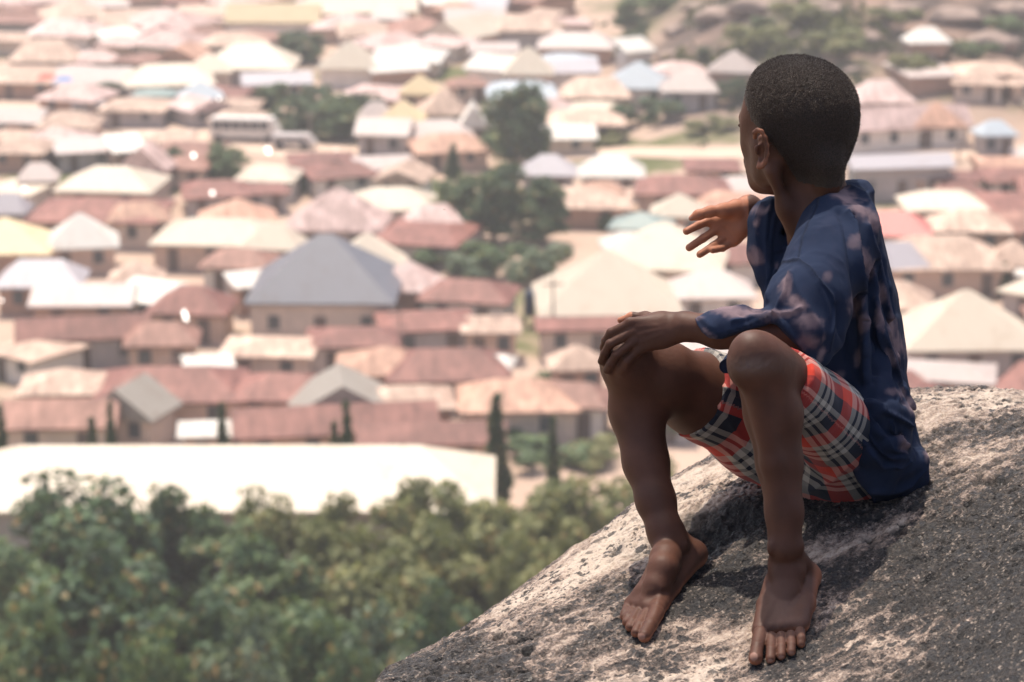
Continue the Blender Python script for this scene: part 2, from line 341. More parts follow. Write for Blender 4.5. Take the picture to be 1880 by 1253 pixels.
NAMED = [
    # px, ytop, yeave, w, colour, kind, label, extra
    (388, 803, 945, 1104, 'cream', 'hip', 'very long cream-white roofed hall behind the front trees, the nearest and widest roof', dict(ratio=0.31, ridge='0.70', rz=0.0, wallh=4.2, wall=2, name='hall')),
    (400, 783, 806, 175, 'white', 'hip', 'low white hipped roof just behind the long white hall, at its middle', dict(ratio=0.5)),
    (100, 730, 792, 235, 'brown', 'gab', 'corrugated rusty brown gabled roof at the left edge above the long white hall', dict(ratio=0.6, rz=0.05)),
    (110, 674, 730, 185, 'tan', 'pyr', 'tan tent-shaped roof with a pale streak, above the corrugated brown roof at left', {}),
    (232, 714, 772, 170, 'beige', 'gfront', 'grey-beige gable-ended house right of the corrugated brown roof', dict(rz=-0.35, wall=0)),
    (300, 668, 745, 300, 'rust', 'hip', 'broad dark rust-red hipped roof above the grey-beige gable-ended house', {}),
    (520, 682, 742, 230, 'rust', 'hip', 'dark rust-red hipped roof left of the grey-beige front gable with grey trim', {}),
    (377, 658, 684, 105, 'white', 'shed', 'small bright white lean-to roof between two dark rust-red roofs', dict(ratio=0.6)),
    (622, 706, 768, 215, 'beige', 'gfront', 'grey-beige front gable house between rust roofs, above the long white hall', dict(wall=0, rz=0.1)),
    (610, 762, 803, 420, 'rust', 'gab', 'long dark rust-red roof directly behind the long white hall', dict(ratio=0.35)),
    (790, 775, 822, 300, 'rust', 'gab', 'dark rust-red roof behind the right end of the long white hall', dict(ratio=0.4)),
    (745, 706, 758, 190, 'tan', 'hip', 'sandy tan roof right of the grey-beige front gable house', {}),
    (950, 692, 762, 240, 'orange', 'hip', 'faded orange-brown hipped roof above the tallest cypress', {}),
    (820, 636, 705, 250, 'rust', 'hip', 'dark rust-red hipped roof above and right of the tan roof', {}),
    (705, 634, 695, 200, 'orange', 'pyr', 'faded orange tent roof in the middle, two rows below the slate grey pyramid roof', {}),
    (645, 602, 642, 190, 'rust', 'hip', 'dark rust-red roof right below the slate grey pyramid house', {}),
    (490, 618, 660, 190, 'tan', 'hip', 'sandy tan roof left below the slate grey pyramid house', {}),
    (590, 421, 562, 292, 'grey', 'pyr', 'big slate grey pyramid roof on a beige house with a row of windows', dict(wall=0, rz=-0.03, ratio=0.95, ridge='0.09', wallh=3.0)),
    (1118, 452, 584, 285, 'cream', 'pyr', 'tall cream pyramid roof above the resting hand', dict(wall=1, rz=0.04, ratio=0.9)),
    (1062, 585, 611, 170, 'rust', 'shed', 'low dark rust-red veranda roof in front of the tall cream pyramid roof', dict(ratio=0.35)),
    (1225, 403, 500, 250, 'cream', 'pyr', 'cream pyramid roof behind the open hand', {}),
    (1150, 427, 460, 100, 'white', 'hip', 'small white roof on the left behind the cream pyramid roof by the open hand', {}),
    (1790, 524, 648, 275, 'cream', 'pyr', 'tall cream pyramid roof at the right edge, right of the boy, on a grey wall', dict(wall=2, rz=0.03)),
    (1755, 668, 706, 190, 'pale', 'hip', 'pale low roof just above the boulder, right of the boy', {}),
    (-5, 398, 471, 200, 'yellow', 'pyr', 'yellow-cream pyramid roof cut by the left edge of the photo', {}),
    (140, 390, 460, 150, 'white', 'pyr', 'white pointed roof right of the yellow-cream pyramid at the left edge', {}),
    (395, 400, 455, 250, 'cream', 'hip', 'wide cream hipped roof left above the slate grey pyramid roof', {}),
    (500, 412, 462, 120, 'cream', 'hip', 'cream roof touching the left slope of the slate grey pyramid roof', {}),
    (65, 475, 532, 170, 'lilac', 'hip', 'pale lilac-grey roof below the yellow-cream pyramid at left', {}),
    (145, 520, 566, 200, 'pale', 'gab', 'wide pale pink-white gabled roof at left, second below the white pointed roof', {}),
    (262, 512, 558, 130, 'white', 'shed', 'slanting white roof right of the wide pale gabled roof', dict(rz=-0.5)),
    (245, 478, 522, 110, 'tan', 'pyr', 'small sandy tan tent roof above the slanting white roof', {}),
    (460, 497, 530, 100, 'white', 'shed', 'narrow white lean-to roof just left of the slate grey pyramid roof', dict(rz=0.4, ratio=0.5)),
    (145, 580, 628, 270, 'rust', 'gab', 'long dark rust-red roof at left with a dark gap under its eave', dict(ratio=0.4)),
    (290, 590, 640, 150, 'brown', 'hip', 'rusty brown hipped roof ending the long rust-red roof at left', {}),
    (345, 522, 582, 165, 'rust', 'hip', 'dark rust-red roof below the slanting white roof', {}),
    (437, 456, 497, 150, 'brown', 'hip', 'rusty brown roof under the wide cream hipped roof', {}),
    (615, 342, 428, 200, 'pink', 'pyr', 'tall faded pink pyramid roof behind the slate grey one', {}),
    (715, 344, 390, 180, 'cream', 'hip', 'cream hipped roof right of the tall faded pink pyramid', {}),
    (795, 375, 417, 115, 'pink', 'hip', 'faded pink roof at the left foot of the tree cluster', {}),
    (672, 425, 505, 160, 'cream', 'pyr', 'cream roof peeking out right behind the slate grey pyramid roof', {}),
    (748, 478, 540, 140, 'pink', 'pyr', 'faded pink tent roof right of the slate grey pyramid roof', {}),
    (860, 512, 560, 190, 'rust', 'hip', 'dark rust-red hipped roof below the bushes in the middle', {}),
    (780, 572, 612, 200, 'rust', 'hip', 'dark rust-red roof right of the slate grey pyramid house', {}),
    (900, 580, 616, 120, 'tan', 'shed', 'sandy tan lean-to roof left of the tall cream pyramid', {}),
    (916, 652, 684, 62, 'white', 'hip', 'tiny white roof among rust roofs left of the resting hand', {}),
    (1060, 632, 684, 120, 'tan', 'pyr', 'sandy tan roof just left of the knee the hand rests on', {}),
    (1050, 700, 752, 170, 'brown', 'hip', 'rusty brown roof just left of the far shin', {}),
    (195, 305, 356, 200, 'cream', 'hip', 'cream hipped roof at left, below the road', {}),
    (262, 270, 318, 105, 'pink', 'gfront', 'faded pink gabled roof between the cream hipped roof at left and the road', {}),
    (170, 365, 412, 260, 'rust', 'hip', 'wide dark rust-red roof behind the white pointed roof at left', {}),
    (430, 365, 416, 155, 'orange', 'pyr', 'faded orange tent roof above the wide cream hipped roof', {}),
    (245, 372, 412, 130, 'orange', 'hip', 'faded orange roof on top of the wide rust-red one at left', {}),
    (65, 300, 336, 80, 'pale', 'hip', 'small pale roof left of the cream hipped roof below the road', {}),
    (225, 246, 282, 75, 'white', 'shed', 'small white slanting roof on the near side of the road', dict(rz=0.5)),
    (10, 355, 396, 80, 'lilac', 'hip', 'pale lilac-grey roof at the left edge above the yellow-cream pyramid', {}),
    (365, 150, 184, 88, 'blue', 'pyr', 'light blue pyramid roof on the far side of the road', dict(wall=2)),
    (280, 165, 180, 80, 'green', 'hip', 'low grey-green roof left of the light blue pyramid roof', dict(wall=2)),
    (300, 118, 160, 180, 'cream', 'hip', 'broad cream roof behind the light blue pyramid roof', {}),
    (455, 80, 130, 175, 'cream', 'hip', 'broad cream hipped roof left below the dark round tree at the top', {}),
    (380, 100, 136, 90, 'cream', 'pyr', 'small cream peak joining two broad cream roofs at upper left', {}),
    (505, 134, 158, 140, 'lilac', 'gab', 'long pale lilac roof above the green belt of trees', dict(ratio=0.35)),
    (640, 76, 130, 120, 'cream', 'pyr', 'cream pyramid roof right of the dark round tree at the top', {}),
    (75, 74, 116, 130, 'tan', 'hip', 'sandy tan hipped roof in the upper left corner area', {}),
    (500, 8, 44, 180, 'yellow', 'gab', 'long yellow-cream roof at the top edge, left of the centre', dict(ratio=0.4)),
    (660, 4, 26, 220, 'cream', 'gab', 'long cream roof at the top edge, right of the yellow-cream one', dict(ratio=0.3)),
    (712, 12, 38, 70, 'white', 'hip', 'bright white roof below the long cream roof at the top edge', {}),
    (770, 138, 176, 76, 'yellow', 'pyr', 'small yellow-cream pyramid roof at the right end of the green belt', {}),
    (690, 188, 222, 75, 'pale', 'hip', 'pale roof left of the yellow roof, right of the green belt', {}),
    (738, 184, 226, 88, 'yellow', 'pyr', 'yellow-cream tent roof between a pale and a tan roof, left of the tall dark tree', {}),
    (812, 166, 214, 108, 'tan', 'pyr', 'sandy tan pyramid roof left of the tall dark tree', {}),
    (868, 192, 236, 55, 'white', 'gfront', 'narrow white gable against the left side of the tall dark tree', {}),
    (705, 218, 252, 110, 'pale', 'gab', 'low pale roof below the yellow-cream tent roof, by the road', {}),
    (970, 86, 140, 98, 'cream', 'pyr', 'cream roof above the tall dark tree', {}),
    (1175, 114, 166, 135, 'blue', 'pyr', 'light blue pyramid roof at the foot of the hill', dict(wall=4)),
    (1095, 142, 182, 140, 'tan', 'hip', 'sandy tan roof left of the light blue pyramid roof at the foot of the hill', {}),
    (1350, 94, 136, 100, 'pale', 'pyr', 'pale pyramid roof on the hillside left of the boy\'s head', {}),
    (1268, 134, 172, 110, 'pale', 'hip', 'pale hipped roof right of the light blue pyramid at the foot of the hill', {}),
    (1165, 70, 98, 70, 'white', 'shed', 'slanting white roof high at the foot of the hill', dict(rz=0.5)),
    (1706, 52, 82, 85, 'white', 'hip', 'lone white roof on the hillside right of the boy\'s head', {}),
    (1622, 148, 192, 125, 'pink', 'hip', 'faded pink roof right beside the boy\'s head', {}),
    (1665, 196, 240, 260, 'pink', 'gab', 'long pink roofed building with white pillars right of the boy\'s head', dict(wall=4, ratio=0.3)),
    (1725, 188, 236, 110, 'orange', 'pyr', 'faded orange peak over the middle of the long pillared building', dict(wall=4)),
    (1832, 222, 252, 80, 'blue', 'hip', 'light blue roof right of the long pillared building', dict(wall=2)),
    (1008, 284, 326, 112, 'lilac', 'hip', 'pale lilac-grey roof right under the tall dark tree', dict(wall=2)),
    (1125, 284, 328, 130, 'white', 'hip', 'bright white roof right of the lilac-grey one under the tall dark tree', {}),
    (1108, 334, 358, 80, 'orange', 'hip', 'small faded orange roof right of the tree cluster', {}),
    (1260, 322, 362, 190, 'rust', 'hip', 'dark rust-red roof above the pointing hand', {}),
    (1250, 356, 402, 115, 'cream', 'pyr', 'cream roof just left of the pointing hand', {}),
    (1180, 390, 426, 125, 'green', 'pyr', 'grey-green pyramid roof between the tree cluster and the pointing hand', {}),
    (1655, 300, 312, 210, 'lilac', 'gab', 'long building with a bare grey wall right of the boy\'s neck', dict(wall=2, wallh=3.2, ratio=0.25)),
    (1652, 388, 438, 150, 'red', 'hip', 'bright red roof right of the boy\'s shoulder', {}),
    (1740, 350, 390, 160, 'cream', 'hip', 'cream roof above the bright red roof', {}),
    (1790, 384, 430, 160, 'tan', 'hip', 'sandy tan roof right of the bright red roof', {}),
    (1770, 338, 362, 95, 'rust', 'hip', 'small dark rust-red roof at right, below the bare grey wall', {}),
    (1740, 430, 500, 250, 'tan', 'hip', 'broad sandy tan roof below the bright red roof', {}),
    (1650, 444, 500, 130, 'lilac', 'hip', 'pale lilac-grey roof right against the boy\'s back', {}),
    (1640, 514, 572, 180, 'tan', 'hip', 'sandy tan roof with its right end behind the cream pyramid at the right edge', {}),
    (1865, 440, 492, 110, 'tan', 'pyr', 'sandy tan pyramid roof at the right edge', {}),
    (1310, 496, 552, 170, 'pale', 'hip', 'pale roof under the open hand, left of the boy\'s chest', {}),
    (1060, 60, 92, 150, 'pale', 'hip', 'pale roof at the top between the tall dark tree and the hill', {}),
    (960, 28, 60, 160, 'tan', 'hip', 'sandy tan roof near the top edge above the tall dark tree', {}),
    (870, 16, 40, 120, 'pale', 'gab', 'pale roof near the top edge right of the centre', {}),
    (900, 100, 132, 90, 'white', 'shed', 'slanting white roof above left of the tall dark tree', dict(rz=-0.4)),
]
def build_town():
    for (px, yt, ye, w, c, k, lab, ex) in NAMED:
        ex = dict(ex); r = ex.get('ridge')
        if isinstance(r, str): ex['ridge'] = float(r) * w / FPX * ground_hit(px, ye, 2.7)[1]
        house(px, yt, ye, w, c, k, label=lab, **ex)
    named = [(h[0], h[6], h[7], h[2]) for h in houses]
    # houses between the ones picked out above
    rs = random.Random(11); y = 775.0; rows = []
    while y > -6 and len(houses) < 292:
        wrow = np.interp(y, [0, 300, 800], [92, 112, 185]); x = -40 + rs.uniform(0, 60)
        row = []
        while x < 1930:
            w = wrow * rs.uniform(0.62, 1.2); cx_ = x + w / 2; ye = y + rs.uniform(-8, 8)
            hh = w * rs.uniform(0.20, 0.34)
            bad = False
            for (nx, nt, ne, nw) in named:
                ox = min(cx_ + w / 2, nx + nw / 2) - max(cx_ - w / 2, nx - nw / 2)
                if ox > 0.45 * min(w, nw) and ye > nt + 8 and ye < ne + (ne - nt) * 0.45 + 6: bad = True; break
            for (tx, t0, t1, tw) in TREEZONES:
                if abs(cx_ - tx) < tw / 2 and t0 < ye < t1: bad = True
            if 1378 < cx_ < 1640 and 110 + (120 if cx_ < 1420 else 0) < ye - hh / 2: bad = True      # behind the boy
            if cx_ > 1660 and ye > 700: bad = True
            hill = ye < 290 and cx_ > 1050 + (ye > 130) * 60
            if hill and (rs.random() < 0.80 or ye < 130): bad = True
            if 180 < ye - 0.13 * min(cx_, 800) < 222 and cx_ < 850: bad = True                       # the road
            if 262 < ye < 300 and cx_ > 930: bad = True
            if not bad: row.append((cx_, ye, w, hh))
            x += w * rs.uniform(0.95, 1.25)
        for (cx_, ye, w, hh) in row:
            if len(houses) >= 292: break
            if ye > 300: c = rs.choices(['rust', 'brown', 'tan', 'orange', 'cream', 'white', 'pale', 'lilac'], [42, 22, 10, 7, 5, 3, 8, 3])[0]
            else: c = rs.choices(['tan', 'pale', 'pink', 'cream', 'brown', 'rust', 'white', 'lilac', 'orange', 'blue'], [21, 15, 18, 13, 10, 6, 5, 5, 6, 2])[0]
            k = rs.choices(['hip', 'pyr', 'gab', 'shed', 'gfront'], [48, 20, 16, 8, 8])[0]
            if k == 'shed': hh *= 0.5
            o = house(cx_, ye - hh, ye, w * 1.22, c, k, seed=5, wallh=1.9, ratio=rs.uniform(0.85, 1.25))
            rows.append((cx_, ye, c, k, o))
        y -= np.interp(y, [0, 300, 800], [20, 26, 36])
    # the town goes on outside the frame on both sides
    y = 740.0
    while y > 20:
        for x0, x1 in ((1960, 2560), (-640, -90)):
            x = x0 + rs.uniform(0, 90)
            while x < x1 and len(houses) < 298:
                w = np.interp(y, [0, 300, 800], [120, 150, 230]) * rs.uniform(0.8, 1.2)
                c = rs.choices(['rust', 'brown', 'tan', 'orange', 'cream', 'white', 'pale'], [34, 20, 14, 8, 10, 5, 9])[0]; k = rs.choices(['hip', 'pyr', 'gab'], [50, 25, 25])[0]
                rows.append((x, y, c, k, house(x, y - w * 0.28, y, w, c, k, seed=9, wallh=2.0, ratio=1.0))); x += w * rs.uniform(1.15, 1.7)
        y -= np.interp(y, [0, 300, 800], [58, 74, 96])
    # every filler gets a label of its own: colour + shape + the picked-out roof next to it
    KW = {'hip': 'hipped', 'pyr': 'tent-shaped', 'gab': 'gabled', 'shed': 'lean-to', 'gfront': 'gable-ended'}
    marks = [(350, 870, 'long white hall'), (590, 500, 'slate grey pyramid'), (1118, 520, 'tall cream pyramid'), (1790, 590, 'cream pyramid at right'), (0, 440, 'yellow-cream pyramid'), (140, 430, 'white pointed roof'),
             (395, 430, 'wide cream hipped roof'), (145, 545, 'wide pale gabled roof'), (615, 385, 'tall pink pyramid'), (1652, 415, 'bright red roof'), (365, 170, 'light blue pyramid'), (455, 105, 'broad cream roof'), (640, 105, 'top cream pyramid'),
             (195, 335, 'cream roof below the road'), (945, 230, 'tall dark tree'), (930, 400, 'tree cluster'), (1175, 140, 'blue roof below the hill'), (1350, 115, 'pale hillside pyramid'), (1706, 68, 'lone white hillside roof'),
             (1690, 220, 'long pillared building'), (1125, 306, 'bright white roof'), (1310, 415, 'pointing hand'), (1150, 640, 'resting hand'), (911, 780, 'tallest cypress'), (500, 26, 'yellow-cream top roof'), (75, 95, 'upper left tan roof'),
             (970, 115, 'cream roof over the dark tree'), (705, 665, 'orange tent roof'), (110, 705, 'tan tent roof at left'), (570, 210, 'green belt'), (1480, 60, "boy's head"), (300, 700, 'broad rust roof at left')]
    used = {}
    for (cx_, ye, c, k, o) in rows:
        best = sorted(marks, key=lambda q: math.hypot((q[0] - cx_), 1.6 * (q[1] - ye)))[0]
        dx, dy = cx_ - best[0], ye - best[1]
        if abs(dx) > 2.2 * abs(dy): wd = 'right of' if dx > 0 else 'left of'
        elif abs(dy) > 2.2 * abs(dx): wd = 'below' if dy > 0 else 'above'
        else: wd = ('lower ' if dy > 0 else 'upper ') + ('right of' if dx > 0 else 'left of')
        dist = math.hypot(dx, dy); nd = 'close ' if dist < 75 else ('' if dist < 150 else 'farther ')
        lab = f"{COLW[c]} {KW[k]} roof, {nd}{wd} the {best[2]}"
        used.setdefault(lab, []).append((dist, o))
    ordn = ['nearest', 'second nearest', 'third nearest', 'fourth nearest', 'fifth nearest', 'sixth nearest']
    for lab, lst in used.items():
        lst.sort(key=lambda t: t[0])
        for i, (dd, o) in enumerate(lst):
            t_ = lab if len(lst) == 1 else lab + ', ' + ordn[min(i, 5)] + ' of these'
            o['label'] = t_ if len(t_.split()) <= 16 else t_.replace(' of these', '').replace('farther ', '')
    print('houses', len(houses))

TREEZONES = [(950, 235, 330, 110), (930, 330, 520, 230), (570, 165, 262, 240), (415, 270, 345, 80), (560, 70, 118, 80), (1340, 150, 195, 50), (1165, 0, 105, 60), (1190, 175, 230, 120), (1240, 195, 275, 200), (1420, 20, 95, 260), (1050, 760, 1000, 200)]

# ------------------------------------------------------------------ trees
def leaf_cloud(blobs, n, size, seed, holes=0.35, flat=0.6):
    """many leaf clumps spread through a few overlapping lobes; V, F and a tone per vertex"""
    g = np.random.default_rng(seed)
    vol = np.array([b[3] * b[4] * b[5] for b in blobs]); pk = g.choice(len(blobs), n * 3, p=vol / vol.sum())
    B = np.array(blobs)[pk]
    v = g.standard_normal((n * 3, 3)); v /= np.linalg.norm(v, axis=1, keepdims=True); r = g.random(n * 3) ** 0.42
    c = B[:, :3] + v * B[:, 3:6] * r[:, None]
    keep = fbm(c * 1.1 / max(0.4, size * 2.2) * 0.5 + seed, 2) > (-0.55 + holes)
    c = c[keep][:n]; v = v[keep][:n]; n = len(c)
    a = g.standard_normal((n, 3)); nn = v * 0.6 + a * 0.55 + np.array([0, 0, 0.55]); nn /= np.linalg.norm(nn, axis=1, keepdims=True)
    t = np.cross(nn, g.standard_normal((n, 3))); t /= np.linalg.norm(t, axis=1, keepdims=True); b = np.cross(nn, t)
    s = size * (0.5 + g.random(n))[:, None] * 0.5
    q = [c - t * s, c + b * s * flat, c + t * s, c - b * s * flat + nn * s * 0.2]
    V = np.stack(q, 1).reshape(-1, 3); F = np.arange(4 * n).reshape(-1, 4)
    tone = np.repeat(np.clip(0.5 + 0.30 * g.standard_normal(n) + 0.25 * fbm(c * 0.7 + seed, 2), 0, 1), 4)
    return V, F, tone
def leaf_mat(name, dark, light):
    m = NT(name); mid = tuple((np.array(dark) + np.array(light)) * 0.42)
    col = m.ramp(m.attr('tone'), [(0.0, dark), (0.55, mid), (0.96, light), (1.0, (0.34, 0.23, 0.10))])
    m.done(col, 0.55, 0.35)
    tr = m.n('ShaderNodeBsdfTranslucent'); m.l(m.mix(0.5, col, (0.16, 0.2, 0.03)), tr.inputs[0])
    mx = m.n('ShaderNodeMixShader'); mx.inputs[0].default_value = 0.38
    m.l(m.b.outputs[0], mx.inputs[1]); m.l(tr.outputs[0], mx.inputs[2])
    out = [x for x in m.t.nodes if x.type == 'OUTPUT_MATERIAL'][0]; m.l(mx.outputs[0], out.inputs[0])
    return m.m
def tube_vf(pts, rad, n=7):
    V, F = [], []
    for i, (p, r) in enumerate(zip(pts, rad)):
        q = np.array(pts[min(i + 1, len(pts) - 1)]) - np.array(pts[max(i - 1, 0)]); q = q / (np.linalg.norm(q) + 1e-9)
        a = np.cross(q, [0.3, 1, 0.1]); a /= np.linalg.norm(a); b = np.cross(q, a)
        for k in range(n): V.append(np.array(p) + r * (math.cos(6.2832 * k / n) * a + math.sin(6.2832 * k / n) * b))
    for i in range(len(pts) - 1):
        for k in range(n): F.append((i * n + k, i * n + (k + 1) % n, (i + 1) * n + (k + 1) % n, (i + 1) * n + k))
    F.append(tuple(range(n))[::-1]); F.append(tuple((len(pts) - 1) * n + k for k in range(n)))
    return V, F
def tree_proto(seed, kind):
    g = random.Random(seed)
    if kind == 'round':
        blobs = [(0, 0, 6.2, 2.6, 2.6, 2.3)]
        for k in range(8):
            a = k * 0.8 + g.uniform(-.3, .3); r = g.uniform(1.6, 2.9); blobs.append((r * math.cos(a), r * math.sin(a), g.uniform(4.2, 7.6), g.uniform(1.1, 1.9), g.uniform(1.1, 1.9), g.uniform(0.9, 1.5)))
        for k in range(6):
            a = k * 1.05 + g.uniform(-.3, .3); blobs.append((1.5 * math.cos(a), 1.5 * math.sin(a), g.uniform(7.2, 8.3), g.uniform(1.0, 1.5), g.uniform(1.0, 1.5), g.uniform(0.7, 1.1)))
        V, F, T = leaf_cloud(blobs, 5600, 0.50, seed, 0.36)
        limbs = [tube_vf([(0, 0, -1), (0.1, 0, 2.2), (0.0, 0.1, 4.5), (0.2, 0, 7)], [0.34, 0.26, 0.18, 0.06])]
        for k in range(6):
            a = k * 1.05 + g.uniform(-.2, .2); limbs.append(tube_vf([(0.05, 0, 2.6 + 0.3 * k), (1.2 * math.cos(a), 1.2 * math.sin(a), 4.0 + 0.3 * k), (2.4 * math.cos(a), 2.4 * math.sin(a), 5.4 + 0.25 * k)], [0.15, 0.1, 0.04], 5))
    elif kind == 'bushy':
        blobs = []
        for k in range(9):
            a = k * 0.7 + g.uniform(-.3, .3); r = g.uniform(0.3, 2.6); blobs.append((r * math.cos(a), r * math.sin(a), g.uniform(1.2, 3.0), g.uniform(0.9, 1.6), g.uniform(0.9, 1.6), g.uniform(0.8, 1.3)))
        V, F, T = leaf_cloud(blobs, 3200, 0.46, seed, 0.22)
        limbs = [tube_vf([(0, 0, -0.6), (0.1, 0, 1), (0, 0, 2.6)], [0.12, 0.09, 0.03], 5)]
        for k in range(4):
            a = k * 1.5; limbs.append(tube_vf([(0, 0, 0.3), (0.7 * math.cos(a), 0.7 * math.sin(a), 1.4), (1.5 * math.cos(a), 1.5 * math.sin(a), 2.4)], [0.08, 0.05, 0.02], 5))
    elif kind == 'low':
        blobs = [(0, 0, 4.2, 2.5, 2.5, 3.2)]
        for k in range(14):
            a = k * 2.4 + g.uniform(-.4, .4); zz = 1.3 + 6.4 * k / 13; r = 2.5 * math.sqrt(max(0.15, 1 - ((zz - 3.6) / 5.2) ** 2)) * g.uniform(.75, 1.05)
            blobs.append((r * math.cos(a), r * math.sin(a), zz, g.uniform(1.0, 1.7), g.uniform(1.0, 1.7), g.uniform(0.9, 1.4)))
        V, F, T = leaf_cloud(blobs, 6600, 0.46, seed, 0.34)
        limbs = [tube_vf([(0, 0, -1), (0.1, 0, 1.6), (0.0, 0.1, 4.0), (0.2, 0, 7)], [0.30, 0.24, 0.16, 0.05])]
        for k in range(6):
            a = k * 1.05 + g.uniform(-.2, .2); limbs.append(tube_vf([(0.05, 0, 1.2 + 0.5 * k), (1.2 * math.cos(a), 1.2 * math.sin(a), 2.4 + 0.6 * k), (2.4 * math.cos(a), 2.4 * math.sin(a), 3.4 + 0.7 * k)], [0.14, 0.09, 0.03], 5))
    else:                                          # cypress
        blobs = [(0.03 * (k % 3 - 1), 0.02 * (k % 2), 0.9 + k * 0.62, 0.50 - 0.045 * k + 0.1 * (k == 1), 0.50 - 0.045 * k, 0.62) for k in range(9)]
        V, F, T = leaf_cloud(blobs, 4200, 0.26, seed, -0.6)
        limbs = [tube_vf([(0, 0, -0.8), (0, 0, 2), (0, 0, 5.4)], [0.10, 0.07, 0.02], 5)]
    me = np_mesh('crown', V, F, False, {'tone': T})
    Vt, Ft = join_vf(limbs); mt = pm('trunk', Vt, Ft)
    return me, mt
_tp = {}
def tree(name, x, y, w, h, kind, mat, label, cat, group, var=0, z=None):
    """w, h: crown width and full height in metres"""
    k = (kind, var)
    if k not in _tp: _tp[k] = tree_proto(31 * var + len(kind), kind)
    me, mt = _tp[k]; bw, bh = {'round': (7.6, 9.4), 'low': (7.4, 9.0), 'bushy': (6.0, 4.0), 'cypress': (1.1, 6.4)}[kind]
    z = float(terrain_z(x, y)) if z is None else z
    root = empty(name, (x, y, z), random.Random(int(x * 31 + y * 7)).uniform(0, 6.28)); root.scale = (w / bw, w / bw, h / bh)
    tag(root, label, cat, group)
    c = bpy.data.objects.new('crown', me); C.objects.link(c); c.parent = root
    if not me.materials: me.materials.append(mat)
    c.material_slots[0].link = 'OBJECT'; c.material_slots[0].material = mat
    t = bpy.data.objects.new('trunk', mt); C.objects.link(t); t.parent = root
    if not mt.materials: mt.materials.append(simple_mat('bark', (0.13, 0.10, 0.08)))
    return root
def tree_px(name, px, ybase, w, h, kind, mat, label, cat='tree', group=None, var=0):
    p, d = ground_hit(px, ybase)
    return tree(name, p[0], p[1], w / FPX * d, h / FPX * d, kind, mat, label, cat, group, var)
def tree_air(name, px, ytop, d, w, kind, mat, label, var=0, hmin=5.0, group='trees in front of the long white hall', sink=0.0):
    """a tree whose top is seen at ytop, d metres away, its foot on the ground"""
    r = W(px, ytop, 1.0); r = r / r[1]; x, ztop = r[0] * d, r[2] * d
    z = float(terrain_z(x, d)); h = max(hmin, ztop - z)
    return tree(name, x, d, w / FPX * d, h, kind, mat, label, 'tree', group, var)

